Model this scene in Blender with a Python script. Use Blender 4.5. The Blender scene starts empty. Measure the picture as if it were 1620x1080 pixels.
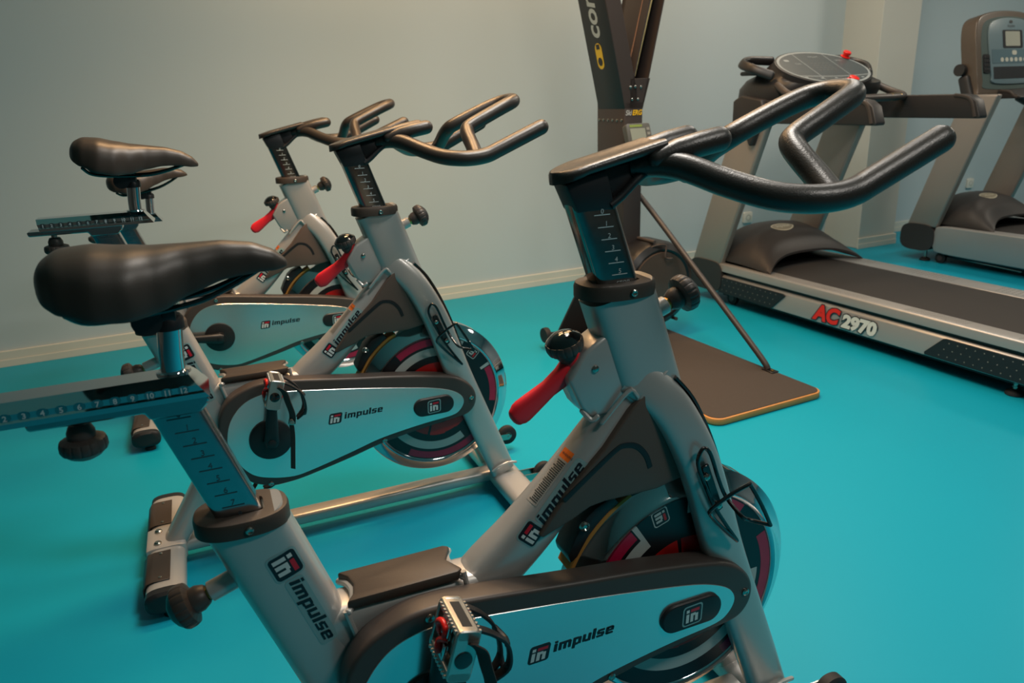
import bpy, bmesh, math, random
from math import sin, cos, pi, radians as R
from mathutils import Vector as V, Matrix as M
from mathutils.bvhtree import BVHTree
random.seed(7)
SC = bpy.context.scene
COL = SC.collection

# ------------------------------------------------------------------ camera, world, lights, exposure
def make_camera():
    yaw, pit, rol = 0.3832, 0.31614, -0.03685
    f0 = V((sin(yaw), cos(yaw), 0)); r0 = V((cos(yaw), -sin(yaw), 0)); u0 = V((0, 0, 1))
    fwd = cos(pit) * f0 - sin(pit) * u0
    up = sin(pit) * f0 + cos(pit) * u0
    right = cos(rol) * r0 + sin(rol) * up
    up2 = -sin(rol) * r0 + cos(rol) * up
    cd = bpy.data.cameras.new('camera'); co = bpy.data.objects.new('camera', cd); COL.objects.link(co)
    m = M((right, up2, -fwd)).transposed().to_4x4()
    m.translation = V((-0.1255, -0.9108, 1.1152))
    co.matrix_world = m
    cd.sensor_fit = 'HORIZONTAL'; cd.sensor_width = 36.0
    cd.lens = 36.0 * 1183.56 / 1620.0
    cd.clip_start = 0.02; cd.clip_end = 60
    cd.dof.use_dof = True; cd.dof.focus_distance = 1.35; cd.dof.aperture_fstop = 7.1
    SC.camera = co
make_camera()

W = bpy.data.worlds.new('world'); SC.world = W; W.use_nodes = True
W.node_tree.nodes['Background'].inputs[0].default_value = (.55, .6, .62, 1)
W.node_tree.nodes['Background'].inputs[1].default_value = .05

def area(name, loc, size, power, color, rot=(0, 0, 0), size_y=None):
    l = bpy.data.lights.new(name, 'AREA'); l.energy = power; l.color = color; l.size = size
    if size_y: l.shape = 'RECTANGLE'; l.size_y = size_y
    o = bpy.data.objects.new(name, l); o.location = loc; o.rotation_euler = rot; COL.objects.link(o)
    return o
WARM = (1.0, .78, .56); COOL = (.97, .97, 1.0); NEUT = (1.0, .94, .86); AMBER = (1.0, .58, .27)
CEIL = 2.62
for x, y, p, c, sp in [(0.9, 0.9, 15, WARM, 180), (0.3, 1.5, 13, AMBER, 110), (1.2, 1.6, 13, AMBER, 110), (0.7, 2.5, 11, AMBER, 180), (1.9, 2.5, 10, AMBER, 180),
                       (0.8, 0.4, 29, NEUT, 180), (2.3, 0.9, 10, NEUT, 180), (2.9, 1.9, 9, NEUT, 180), (3.3, 2.5, 9, WARM, 180),
                       (5.5, 1.4, 32, (1.0, .88, .73), 180), (4.2, -0.8, 5, NEUT, 180), (1.4, -1.4, 21, NEUT, 180)]:
    area('ceiling_lamp', (x, y, CEIL - .03), .6, p, c, size_y=.3).data.spread = R(sp)
SC.view_settings.exposure = 0.05
SC.view_settings.view_transform = 'Standard'
SC.view_settings.look = 'None'
SC.view_settings.gamma = 1.0
SC.view_settings.use_curve_mapping = False

# ------------------------------------------------------------------ materials
def lin(c):
    return tuple((x / 12.92 if x <= .04045 else ((x + .055) / 1.055) ** 2.4) for x in [v / 255 for v in c])
MATS = {}
def mat(name, rgb, rough=.5, metal=0.0, coat=0.0, bump=0.0, bscale=300, var=0.0, vscale=4, spec=.5, trans=0.0, emit=0.0, ior=1.5):
    if name in MATS: return MATS[name]
    m = bpy.data.materials.new(name); m.use_nodes = True
    nt = m.node_tree; b = nt.nodes['Principled BSDF']
    c = (*lin(rgb), 1)
    b.inputs['Base Color'].default_value = c
    b.inputs['Roughness'].default_value = rough
    b.inputs['Metallic'].default_value = metal
    b.inputs['Specular IOR Level'].default_value = spec
    b.inputs['IOR'].default_value = ior
    if coat: b.inputs['Coat Weight'].default_value = coat; b.inputs['Coat Roughness'].default_value = .08
    if trans: b.inputs['Transmission Weight'].default_value = trans
    if emit:
        b.inputs['Emission Color'].default_value = c; b.inputs['Emission Strength'].default_value = emit
    tc = nt.nodes.new('ShaderNodeTexCoord')
    if bump:
        n = nt.nodes.new('ShaderNodeTexNoise'); n.inputs['Scale'].default_value = bscale; n.inputs['Detail'].default_value = 3
        nt.links.new(tc.outputs['Object'], n.inputs['Vector'])
        bp = nt.nodes.new('ShaderNodeBump'); bp.inputs['Strength'].default_value = bump; bp.inputs['Distance'].default_value = .001
        nt.links.new(n.outputs['Fac'], bp.inputs['Height']); nt.links.new(bp.outputs['Normal'], b.inputs['Normal'])
    if var:
        n = nt.nodes.new('ShaderNodeTexNoise'); n.inputs['Scale'].default_value = vscale; n.inputs['Detail'].default_value = 6
        nt.links.new(tc.outputs['Object'], n.inputs['Vector'])
        mr = nt.nodes.new('ShaderNodeMapRange'); mr.inputs['To Min'].default_value = 1 - var; mr.inputs['To Max'].default_value = 1 + var
        nt.links.new(n.outputs['Fac'], mr.inputs['Value'])
        mx = nt.nodes.new('ShaderNodeVectorMath'); mx.operation = 'SCALE'
        mx.inputs[0].default_value = c[:3]
        nt.links.new(mr.outputs['Result'], mx.inputs['Scale']); nt.links.new(mx.outputs['Vector'], b.inputs['Base Color'])
    MATS[name] = m
    return m
WALLM = mat('wall_paint', (184, 196, 200), .6, bump=.05, bscale=120, var=.015, vscale=1.5)
PILM = mat('pillar_paint', (196, 196, 188), .6)
CEILM = mat('ceiling_paint', (215, 213, 205), .8)
BASEM = mat('baseboard_paint', (205, 203, 192), .45)
FLOORM = mat('blue_vinyl', (14, 148, 174), .42, spec=.16, bump=.02, bscale=60, var=.03, vscale=2)
SILVER = mat('silver_paint', (182, 178, 174), .34, metal=.4, coat=.3, bump=.03, bscale=900)
PANEL = mat('silver_panel', (226, 228, 226), .22, metal=.92)
CHROME = mat('chrome', (210, 210, 212), .07, metal=1.0)
CHROMEB = mat('brushed_chrome', (170, 170, 172), .16, metal=1.0, var=.12, vscale=60)
STEEL = mat('bolt_steel', (170, 168, 160), .25, metal=1.0)
BRASS = mat('brass_nut', (186, 150, 88), .3, metal=1.0)
ALU = mat('cast_aluminium', (190, 188, 182), .3, metal=.9)
FOAM = mat('black_foam_grip', (46, 40, 36), .34, bump=.35, bscale=420, spec=.55)
VINYL = mat('black_saddle_vinyl', (52, 44, 38), .40, bump=.12, bscale=900, spec=.5)
BLACKP = mat('black_plastic', (30, 30, 32), .42, spec=.4)
DARKP = mat('dark_grey_plastic', (68, 60, 56), .42, spec=.4)
SHROUDM = mat('shroud_brown_plastic', (88, 73, 65), .46, bump=.12, bscale=500, spec=.4)
BROWNP = mat('worn_dark_plastic', (62, 52, 45), .48, bump=.15, bscale=500, spec=.4)
RUBBER = mat('black_rubber', (24, 24, 26), .7, bump=.1, bscale=300)
GLOSSB = mat('gloss_black', (14, 14, 15), .12, coat=.5)
WIRE = mat('black_wire', (14, 14, 15), .25, coat=.4)
RED = mat('red_plastic', (226, 34, 46), .4)
REDB = mat('bright_red_plastic', (222, 30, 22), .35)
FELT = mat('brake_felt', (172, 120, 52), .8)
NAVY = mat('decal_navy', (16, 22, 32), .4)
WHITE = mat('decal_white', (205, 210, 208), .4)
PALE = mat('decal_clear_edge', (140, 168, 168), .4, metal=.2)
DRED = mat('decal_red', (196, 20, 44), .4)
ORANGE = mat('decal_orange', (224, 108, 24), .5)
LABELG = mat('label_grey', (152, 148, 142), .5)
INK = mat('label_ink', (60, 60, 58), .5)
DISCB = mat('disc_black', (18, 18, 22), .35)
DISCR = mat('disc_red', (190, 26, 24), .35, var=.15, vscale=30)
DISCM = mat('disc_crimson', (170, 20, 62), .35, var=.25, vscale=40)
DISCW = mat('disc_white', (176, 182, 178), .35)
ETCH = mat('etched_mark', (52, 74, 82), .4)
ETCHL = mat('etched_mark_light', (190, 200, 200), .35)

# ------------------------------------------------------------------ mesh helpers
def link(name, me, parent=None):
    o = bpy.data.objects.new(name, me); COL.objects.link(o)
    if parent: o.parent = parent
    return o
def finish(name, bm, mats, parent=None, smooth=40):
    bmesh.ops.recalc_face_normals(bm, faces=bm.faces)
    me = bpy.data.meshes.new(name); bm.to_mesh(me); bm.free()
    for m in (mats if isinstance(mats, (list, tuple)) else [mats]): me.materials.append(m)
    if smooth:
        me.polygons.foreach_set('use_smooth', [True] * len(me.polygons))
        me.set_sharp_from_angle(angle=R(smooth))
    return link(name, me, parent)
def finish_split(name, bm, mats, parent=None, smooth=40):
    """every connected piece of bm becomes an object of its own"""
    left = set(bm.faces); out = []
    while left:
        f = left.pop(); isl = {f}; st = [f]
        while st:
            for v in st.pop().verts:
                for g in v.link_faces:
                    if g in left: left.discard(g); isl.add(g); st.append(g)
        tb = bmesh.new(); vm = {}
        for g in isl:
            for v in g.verts:
                if v not in vm: vm[v] = tb.verts.new(v.co)
        for g in isl: tb.faces.new([vm[v] for v in g.verts]).material_index = g.material_index
        out.append(finish(name, tb, mats, parent, smooth))
    bm.free()
    return out
def thing(name, label, cat, loc=(0, 0, 0), rz=0, group=None):
    o = bpy.data.objects.new(name, None); COL.objects.link(o); o.empty_display_size = .1
    o.location = loc; o.rotation_euler = (0, 0, rz); o['label'] = label; o['category'] = cat
    if group: o['group'] = group
    return o
def tag(o, label, cat, group=None):
    o['label'] = label; o['category'] = cat
    if group: o['group'] = group
    return o
def struct(o): o['kind'] = 'structure'; return o
def setmat(faces, i):
    for f in faces: f.material_index = i
def catmull(pts, n=6, closed=False):
    P = [V(p) for p in pts]; out = []; N = len(P)
    rng = range(N if closed else N - 1)
    for i in rng:
        if closed: a, b, c, d = P[(i - 1) % N], P[i], P[(i + 1) % N], P[(i + 2) % N]
        else: a, b, c, d = P[max(i - 1, 0)], P[i], P[i + 1], P[min(i + 2, N - 1)]
        for k in range(n):
            t = k / n
            out.append(.5 * ((2 * b) + (c - a) * t + (2 * a - 5 * b + 4 * c - d) * t * t + (3 * b - a - 3 * c + d) * t ** 3))
    if not closed: out.append(P[-1])
    return out
def sect(a, b, ex, n):
    o = []
    for k in range(n):
        t = 2 * pi * k / n; c, s = cos(t), sin(t)
        o.append((a * math.copysign(abs(c) ** (2 / ex), c), b * math.copysign(abs(s) ** (2 / ex), s)))
    return o
def sweep(bm, pts, ab, ex=2.0, n=20, side=None, cap=('flat', 'flat'), mi=0):
    """tube along pts; ab = (in-plane half, side half) or list; side = fixed side vector or None (parallel transport)"""
    P = [V(p) for p in pts]; N = len(P)
    AB = ab if isinstance(ab, list) else [ab] * N
    if len(AB) != N:
        L = AB; AB = []
        for i in range(N):
            t = i / (N - 1) * (len(L) - 1); k = min(int(t), len(L) - 2); u = t - k
            AB.append(tuple(L[k][j] * (1 - u) + L[k + 1][j] * u for j in (0, 1)))
    T = [((P[min(i + 1, N - 1)] - P[max(i - 1, 0)]).normalized()) for i in range(N)]
    rings = []
    prev = None
    stations = []
    for i in range(N):
        if side is not None:
            s = (V(side) - V(side).dot(T[i]) * T[i]).normalized()
        else:
            if prev is None:
                s = T[i].orthogonal().normalized()
            else:
                s = (prev - prev.dot(T[i]) * T[i]).normalized()
            prev = s
        nn = s.cross(T[i]).normalized()
        stations.append((P[i], T[i], nn, s, AB[i]))
    full = []
    for e, idx in ((0, 0), (1, -1)):
        if cap[e] == 'round':
            p, t, nn, s, (a, b) = stations[idx]
            extra = []
            r = min(a, b); K = 5
            for k in range(1, K):
                th = pi / 2 * k / K; sc = cos(th); d = r * sin(th)
                extra.append((p + t * (d if e else -d), t, nn, s, (a * sc, b * sc)))
            if e: full_end = extra
            else: full_start = extra[::-1]
    full = (full_start if cap[0] == 'round' else []) + stations + (full_end if cap[1] == 'round' else [])
    for p, t, nn, s, (a, b) in full:
        rings.append([bm.verts.new(p + nn * u + s * v) for u, v in sect(a, b, ex, n)])
    fs = []
    for r0, r1 in zip(rings, rings[1:]):
        for k in range(n):
            fs.append(bm.faces.new((r0[k], r0[(k + 1) % n], r1[(k + 1) % n], r1[k])))
    if cap[0]: fs.append(bm.faces.new(rings[0][::-1]))
    if cap[1]: fs.append(bm.faces.new(rings[-1]))
    setmat(fs, mi)
    return fs
def tube(bm, pts, r, n=12, cap=('flat', 'flat'), mi=0): return sweep(bm, pts, (r, r), 2, n, None, cap, mi)
def prism(bm, poly, axis, d0, d1, bev=0.0, seg=2, mi=0):
    """extrude 2D polygon; axis 'y': poly=(x,z); 'x': poly=(y,z); 'z': poly=(x,y)"""
    def mk(p, d):
        if axis == 'y': return V((p[0], d, p[1]))
        if axis == 'x': return V((d, p[0], p[1]))
        return V((p[0], p[1], d))
    tb = bmesh.new()
    A = [tb.verts.new(mk(p, d0)) for p in poly]; B = [tb.verts.new(mk(p, d1)) for p in poly]
    n = len(poly)
    tb.faces.new(A); tb.faces.new(B[::-1])
    for k in range(n): tb.faces.new((A[k], B[k], B[(k + 1) % n], A[(k + 1) % n]))
    bmesh.ops.recalc_face_normals(tb, faces=tb.faces)
    if bev:
        es = [e for e in tb.edges if len(e.link_faces) == 2 and e.calc_face_angle(0) > R(35)]
        bmesh.ops.bevel(tb, geom=es, offset=bev, segments=seg, profile=.5, affect='EDGES', clamp_overlap=True)
    return absorb(bm, tb, mi)
def absorb(bm, tb, mi=None, mtx=None):
    vm = {}
    for v in tb.verts: vm[v] = bm.verts.new(mtx @ v.co if mtx else v.co)
    fs = []
    for f in tb.faces:
        try: g = bm.faces.new([vm[v] for v in f.verts])
        except ValueError: continue
        g.material_index = f.material_index if mi is None else mi; fs.append(g)
    tb.free()
    return fs
def box(bm, c, d, bev=0.0, seg=2, mi=0, mtx=None):
    tb = bmesh.new(); bmesh.ops.create_cube(tb, size=1)
    for v in tb.verts: v.co = V((v.co.x * d[0], v.co.y * d[1], v.co.z * d[2]))
    if bev: bmesh.ops.bevel(tb, geom=list(tb.edges), offset=bev, segments=seg, profile=.5, affect='EDGES', clamp_overlap=True)
    m = M.Translation(V(c)) @ (mtx.to_4x4() if mtx else M.Identity(4))
    return absorb(bm, tb, mi, m)
def frame_to(d):
    d = V(d).normalized(); return d.to_track_quat('Z', 'Y').to_matrix().to_4x4()
def lathe(bm, prof, c, axis, n=32, mi=0, wob=None):
    """prof: list of (r, h) or (r, h, mat index) along axis from c"""
    m = M.Translation(V(c)) @ frame_to(axis)
    rings = []
    for p in prof:
        r, h = p[0], p[1]
        if r < 1e-6: rings.append([bm.verts.new(m @ V((0, 0, h)))])
        else: rings.append([bm.verts.new(m @ V(((r * (1 + (wob(k, n) if wob else 0))) * cos(2 * pi * k / n), (r * (1 + (wob(k, n) if wob else 0))) * sin(2 * pi * k / n), h))) for k in range(n)])
    fs = []
    for i, (a, b) in enumerate(zip(rings, rings[1:])):
        q = prof[i + 1][2] if len(prof[i + 1]) > 2 else mi
        for k in range(n):
            k2 = (k + 1) % n
            if len(a) == 1 and len(b) == 1: continue
            if len(a) == 1: f = bm.faces.new((a[0], b[k], b[k2]))
            elif len(b) == 1: f = bm.faces.new((a[k], a[k2], b[0]))
            else: f = bm.faces.new((a[k], a[k2], b[k2], b[k]))
            f.material_index = q; fs.append(f)
    if len(rings[0]) > 1: f = bm.faces.new(rings[0][::-1]); f.material_index = prof[0][2] if len(prof[0]) > 2 else mi
    if len(rings[-1]) > 1: f = bm.faces.new(rings[-1]); f.material_index = prof[-1][2] if len(prof[-1]) > 2 else mi
    return fs
def grid(bm, f, nu, nv, mi=0, thick=0):
    vs = [[bm.verts.new(f(i / nu, j / nv)) for j in range(nv + 1)] for i in range(nu + 1)]
    return [setmat_(bm.faces.new((vs[i][j], vs[i + 1][j], vs[i + 1][j + 1], vs[i][j + 1])), mi) for i in range(nu) for j in range(nv)]
def setmat_(f, i): f.material_index = i; return f
def rrect(w, h, r, n=4, cx=0, cy=0):
    o = []
    for sx, sy, a0 in ((1, 1, 0), (-1, 1, 90), (-1, -1, 180), (1, -1, 270)):
        for k in range(n + 1):
            a = R(a0 + 90 * k / n); o.append((cx + sx * (w / 2 - r) + r * cos(a), cy + sy * (h / 2 - r) + r * sin(a)))
    return o

# ------------------------------------------------------------------ decals: 2D polygons laid on a surface
def R4(x0, y0, x1, y1): return [(x0, y0), (x1, y0), (x1, y1), (x0, y1)]
S_ = .30
GL = {'i': (.34, [R4(0, 0, .32, 1.0), R4(.0, 1.12, .32, 1.36)]),
      'm': (1.32, [R4(0, 0, .3, 1), R4(.3, .74, 1.0, 1), R4(.5, 0, .8, .74), R4(1.0, 0, 1.3, .9), R4(1.0, .9, 1.22, 1.0)]),
      'n': (.86, [R4(0, 0, .3, 1), R4(.3, .74, .56, 1), R4(.56, 0, .86, .9)]),
      'p': (.88, [R4(0, -.38, .3, 1), R4(.3, .74, .58, 1), R4(.3, 0, .58, .24), R4(.58, .06, .88, .94)]),
      'u': (.88, [R4(0, .06, .3, 1), R4(.3, 0, .58, .25), R4(.58, 0, .88, 1)]),
      'l': (.32, [R4(0, 0, .32, 1.36)]),
      's': (.82, [R4(0, 0, .74, .22), R4(.52, .22, .82, .42), R4(.04, .39, .8, .61), R4(0, .58, .3, .8), R4(.08, .78, .82, 1)]),
      'e': (.86, [R4(0, .06, .3, .94), R4(.1, .76, .76, 1), R4(.1, 0, .82, .23), R4(.3, .4, .86, .6), R4(.58, .58, .86, .92)])}
def word(txt, h, mi, shear=.22, x0=0, y0=0, sx=1.0):
    out = []; x = 0
    for ch in txt:
        w, ps = GL[ch]
        for p in ps: out.append(([(x0 + sx * h * (x + a) + shear * h * b, y0 + h * b) for a, b in p], mi))
        x += w + .16
    return out, x0 + sx * h * x
def im_logo(s, x0=0, y0=0, shear=.12, dark=0, white=1, red=2, pale=3, edge=True):
    out = []
    def P(poly, mi, lay=0): out.append(([(x0 + s * (a + shear * b), y0 + s * b) for a, b in poly], mi, lay))
    if edge: P(rrect(1.22, 1.22, .2, 4, .5, .5), pale, 0)
    P(rrect(1.06, 1.06, .16, 4, .5, .5), dark, 1)
    P(R4(.1, .1, .28, .62), white, 2); P(R4(.1, .70, .28, .88), white, 2)
    P(R4(.37, .1, .55, .62), white, 2); P(R4(.55, .46, .68, .62), white, 2); P(R4(.66, .1, .84, .56), white, 2)
    P(R4(.37, .70, .9, .88), red, 2)
    return out
def decal(name, polys, origin, U, Vv, mats, parent, target=None, N=None, lift=.0006, cuts=0):
    origin, U, Vv = V(origin), V(U).normalized(), V(Vv).normalized()
    N = V(N).normalized() if N else U.cross(Vv).normalized()
    bm = bmesh.new()
    for it in polys:
        poly, mi = it[0], it[1]; lay = it[2] if len(it) > 2 else 1
        tb = bmesh.new()
        vs = [tb.verts.new((a, b, 0)) for a, b in poly]; f = tb.faces.new(vs)
        if target and cuts:
            bmesh.ops.triangulate(tb, faces=tb.faces)
            bmesh.ops.subdivide_edges(tb, edges=tb.edges, cuts=cuts, use_grid_fill=True)
        for v in tb.verts: v.co.z = lift * (1 + lay * .8)
        absorb(bm, tb, mi)
    bvh = None
    if target:
        tb = bmesh.new(); tb.from_mesh(target.data); bvh = BVHTree.FromBMesh(tb); tb.free()
    for v in bm.verts:
        p = origin + U * v.co.x + Vv * v.co.y
        if bvh:
            h = bvh.ray_cast(p + N * .2, -N)
            if h[0] is None: h = bvh.find_nearest(p)
            if h[0] is not None: p = h[0] + h[1] * v.co.z if h[1].dot(N) > 0 else h[0] + N * v.co.z
            else: p = p + N * v.co.z
        else: p = p + N * v.co.z
        v.co = p
    # keep winding, no recalculation (open sheets)
    me = bpy.data.meshes.new(name); bm.to_mesh(me); bm.free()
    for m in mats: me.materials.append(m)
    return link(name, me, parent)
def text_polys(txt, size, mi=0, shear=0.0, bold=0.0, sx=1.0):
    cu = bpy.data.curves.new('t', 'FONT'); cu.body = txt; cu.size = size; cu.shear = shear; cu.offset = bold
    cu.resolution_u = 3
    o = bpy.data.objects.new('t', cu); COL.objects.link(o)
    dg = bpy.context.evaluated_depsgraph_get(); dg.update()
    me = bpy.data.meshes.new_from_object(o.evaluated_get(dg))
    out = [([(me.vertices[i].co.x * sx, me.vertices[i].co.y) for i in p.vertices], mi) for p in me.polygons]
    w = max((v.co.x for v in me.vertices), default=0) * sx
    bpy.data.objects.remove(o); bpy.data.curves.remove(cu); bpy.data.meshes.remove(me)
    return out, w
def shift(ps, dx, dy): return [([(a + dx, b + dy) for a, b in p[0]],) + tuple(p[1:]) for p in ps]
DM = [NAVY, WHITE, DRED, PALE]

# ------------------------------------------------------------------ room
def build_room():
    # back wall runs with a slight angle to the row of bikes
    WA, WB = V((-4.0, 2.9)), V((8.0, 3.53))
    d = (WB - WA).normalized(); nrm = V((-d.y, d.x))
    def wallpt(x): return WA + d * ((x - WA.x) / d.x)
    bm = bmesh.new(); prism(bm, [(-4.0, -4.5), (8.0, -4.5), tuple(WB), tuple(WA)], 'z', -.1, 0)
    struct(finish('floor', bm, FLOORM, smooth=0))
    bm = bmesh.new(); prism(bm, [(-4.0, -4.5), (8.0, -4.5), tuple(WB), tuple(WA)], 'z', CEIL, CEIL + .1)
    struct(finish('ceiling', bm, CEILM, smooth=0))
    bm = bmesh.new(); prism(bm, [tuple(WA), tuple(WB), tuple(WB + nrm * .12), tuple(WA + nrm * .12)], 'z', -.1, CEIL + .1)
    struct(finish('wall_back', bm, WALLM, smooth=0))
    for nm, q in (('wall_left', [(-4.12, -4.5), (-4, -4.5), tuple(WA), (-4.12, WA.y)]), ('wall_right', [(8, -4.5), (8.12, -4.5), (8.12, WB.y), tuple(WB)]),
                  ('wall_front', [(-4.12, -4.62), (8.12, -4.62), (8.12, -4.5), (-4.12, -4.5)])):
        bm = bmesh.new(); prism(bm, q, 'z', -.1, CEIL + .1); struct(finish(nm, bm, mat('unseen_wall_dimmed', (126, 126, 122), .7) if nm in ('wall_front', 'wall_left') else WALLM, smooth=0))  # front and left walls, out of view, darkened to dim reflections and bounce
    # pillar against the back wall
    def along(x, off): p = wallpt(x) - nrm * off; return (p.x, p.y)
    px0, px1, dep = 4.12, 4.48, .305
    bm = bmesh.new(); prism(bm, [along(px0, -.01), along(px1, -.01), along(px1, dep), along(px0, dep)], 'z', 0, CEIL, .004)
    struct(finish('wall_pillar', bm, PILM, smooth=0))
    def skirt(name, p, q, h=.075, t=.012):
        p, q = V(p), V(q); dd = (q - p).normalized(); n2 = V((dd.y, -dd.x))
        bm = bmesh.new(); prism(bm, [tuple(p), tuple(q), tuple(q + n2 * t), tuple(p + n2 * t)], 'z', 0, h, .003)
        prism(bm, [tuple(p + n2 * t), tuple(q + n2 * t), tuple(q + n2 * (t + .004)), tuple(p + n2 * (t + .004))], 'z', 0, h * .45, .001)
        struct(finish(name, bm, BASEM, smooth=0))
    skirt('baseboard_back', along(-4, 0), along(px0, 0))
    skirt('baseboard_right', along(px1, 0), along(8, 0))
    skirt('baseboard_pillar', along(px0 - .012, dep), along(px1 + .012, dep))
    # sockets
    def socket(x, z, label, off=0.0):
        p = wallpt(x) - nrm * (.007 + off)
        t = thing('wall_socket', label, 'wall socket', (p.x, p.y, z), math.atan2(d.y, d.x), 'wall sockets')
        bm = bmesh.new(); prism(bm, rrect(.075, .075, .008), 'y', -.009, .007, .002)
        finish('cover_plate', bm, mat('socket_white', (214, 212, 202), .35), t)
        bm = bmesh.new(); lathe(bm, [(.02, 0), (.02, .001), (.017, .001), (.016, -.004), (0, -.004)], (0, -.0088, 0), (0, -1, 0), 20)
        finish('socket_recess', bm, mat('socket_grey', (150, 148, 142), .5), t)
    socket(3.36, .26, 'white wall socket between the front uprights of the nearer treadmill')
    socket(5.70, .31, 'white wall socket on the back wall framed by the uprights of the far treadmill')
build_room()

# ------------------------------------------------------------------ exercise bike (local: x forward, y to its left, z up)
LOFF = .012
def knob(bm, c, axis, r, mi=0, mi2=1):
    wob = lambda k, n: (-.035 if (k % 6) == 0 else 0)
    s = r / .028
    lathe(bm, [(.011 * s, -.022 * s), (.013 * s, -.02 * s), (.0165 * s, -.012 * s), (.0165 * s, -.004 * s), (.021 * s, -.002 * s)], c, axis, 24, mi)
    lathe(bm, [(.019 * s, -.004 * s), (.0265 * s, -.001 * s), (.028 * s, .004 * s), (.028 * s, .011 * s), (.0262 * s, .0145 * s)], c, axis, 96, mi, wob)
    lathe(bm, [(.0262 * s, .0142 * s), (.0235 * s, .0165 * s), (.0195 * s, .0205 * s), (.012 * s, .0245 * s), (.004 * s, .0262 * s), (0, .0264 * s)], c, axis, 32, mi2)
def build_bike(label):
    t = thing('exercise_bike', label, 'exercise bike', group='indoor cycling bikes in a row')
    Y = (0, 1, 0)
    def fin(name, bm, m, parent=t, smooth=40): return finish(name, bm, m, parent, smooth)
    def fin_split(name, bm, m, parent=t, smooth=40): return finish_split(name, bm, m, parent, smooth)
    # ---- frame tubes
    bm = bmesh.new()
    hx = lambda z: .398 + (.85 - z) * .33
    sweep(bm, [(hx(z), 0, z) for z in (.852, .80, .74, .69, .665)], (.0525, .036), 3.4, 40, Y)
    prism(bm, [(.388, .792), (.366, .792), (.334, .773), (.309, .735), (.329, .69), (.344, .672), (.43, .675), (.45, .74)], 'y', -.026, .026, .006, 3)
    head = fin('head_tube', bm, SILVER)
    bm = bmesh.new()
    sweep(bm, catmull([(.428, 0, .698), (.377, 0, .639), (.314, 0, .567), (.243, 0, .4965), (.179, 0, .441), (.14, 0, .385), (.10, 0, .32)], 4),
          [(.029, .030), (.031, .031), (.036, .033), (.040, .034), (.043, .036), (.045, .037), (.045, .037)], 2.6, 44, Y)
    down = fin('down_tube', bm, SILVER)
    bm = bmesh.new()
    sx = lambda z: -.135 + (.628 - z) * .335
    sweep(bm, [(sx(z), 0, z) for z in (.628, .5, .36, .26, .2)], (.0495, .035), 3.2, 40, Y)
    seat = fin('seat_tube', bm, SILVER)
    bm = bmesh.new()
    sweep(bm, [(-.06, 0, .436), (.06, 0, .436), (.19, 0, .432)], (.036, .034), 4, 24, Y)
    fin('top_tube', bm, SILVER)
    bm = bmesh.new()
    prism(bm, [(-.028, -.036), (.128, -.036), (.137, -.03), (.122, 0), (.137, .03), (.128, .036), (-.028, .036), (-.016, .02), (-.012, 0), (-.016, -.02)], 'z', .472, .488, .004, 2)
    fin('step_plate', bm, BROWNP)
    # fork legs
    fc = [(.412, .725), (.443, .70), (.475, .662), (.506, .603), (.531, .54), (.553, .47), (.575, .40), (.603, .32), (.632, .24), (.66, .165), (.694, .075)]
    fy = [.010, .022, .034, .043, .046, .047, .047, .048, .049, .050, .050]
    for s in (-1, 1):
        bm = bmesh.new()
        pts = catmull([(x, s * y, z) for (x, z), y in zip(fc, fy)], 4)
        sweep(bm, pts, [(.034, .021), (.033, .022), (.033, .02), (.034, .018), (.035, .017), (.036, .017), (.037, .017), (.037, .017), (.036, .017)], 2.9, 32, Y)
        fin('fork_leg', bm, SILVER)
    bm = bmesh.new()   # crown between the legs + dark front strip
    sweep(bm, catmull([(x + .004, 0, z) for x, z in fc[1:5]], 4), (.028, .03), 3, 24, Y)
    fin('fork_crown', bm, SILVER)
    bm = bmesh.new()
    sweep(bm, catmull([(x + .036, 0, z + .015) for x, z in fc[1:7]], 4), (.004, .04), 3.5, 20, Y)
    fin('fork_trim', bm, GLOSSB)
    # welds
    bm = bmesh.new()
    tube(bm, catmull([(.36, -.030, .664), (.40, -.034, .706), (.412, -.036, .7), (.417, -.034, .69), (.42, -.034, .67)], 4), .0035, 8, ('round', 'round'))
    tube(bm, catmull([(.418, -.036, .672), (.419, -.0365, .69), (.430, -.0365, .705), (.458, -.035, .722), (.482, -.022, .736)], 4), .0035, 8, ('round', 'round'))
    tube(bm, catmull([(.333, -.02, .684), (.343, -.028, .671), (.352, -.03, .675)], 4), .004, 8, ('round', 'round'))
    tube(bm, catmull([(.136, -.035, .476), (.128, -.02, .478), (.126, 0, .479), (.128, .02, .478), (.136, .035, .476)], 4), .005, 8, ('round', 'round'))
    tube(bm, catmull([(-.026, -.036, .472), (-.017, -.02, .476), (-.014, 0, .478), (-.018, .02, .476), (-.026, .036, .472)], 4), .005, 8, ('round', 'round'))
    tube(bm, [(-.03, -.036, .474), (-.012, -.037, .40)], .004, 8)
    tube(bm, [(.136, -.036, .486), (.142, -.038, .45)], .004, 8)
    tube(bm, catmull([(.656, -.07, .088), (.672, -.075, .1), (.70, -.075, .108), (.728, -.07, .102)], 4), .004, 8, ('round', 'round'))
    fin_split('weld_bead', bm, SILVER)
    # rear strut, base bar, stabilizers
    bm = bmesh.new()
    sweep(bm, [(-.205, 0, .05), (-.15, 0, .13), (-.08, 0, .235), (-.01, 0, .34)], [(.026, .034), (.03, .034), (.034, .034), (.036, .034)], 3, 28, Y)
    fin('rear_strut', bm, SILVER)
    bm = bmesh.new()
    sweep(bm, [(-.20, 0, .048), (.1, 0, .048), (.68, 0, .048)], (.017, .026), 4, 20, Y)
    fin('base_bar', bm, SILVER)
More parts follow.
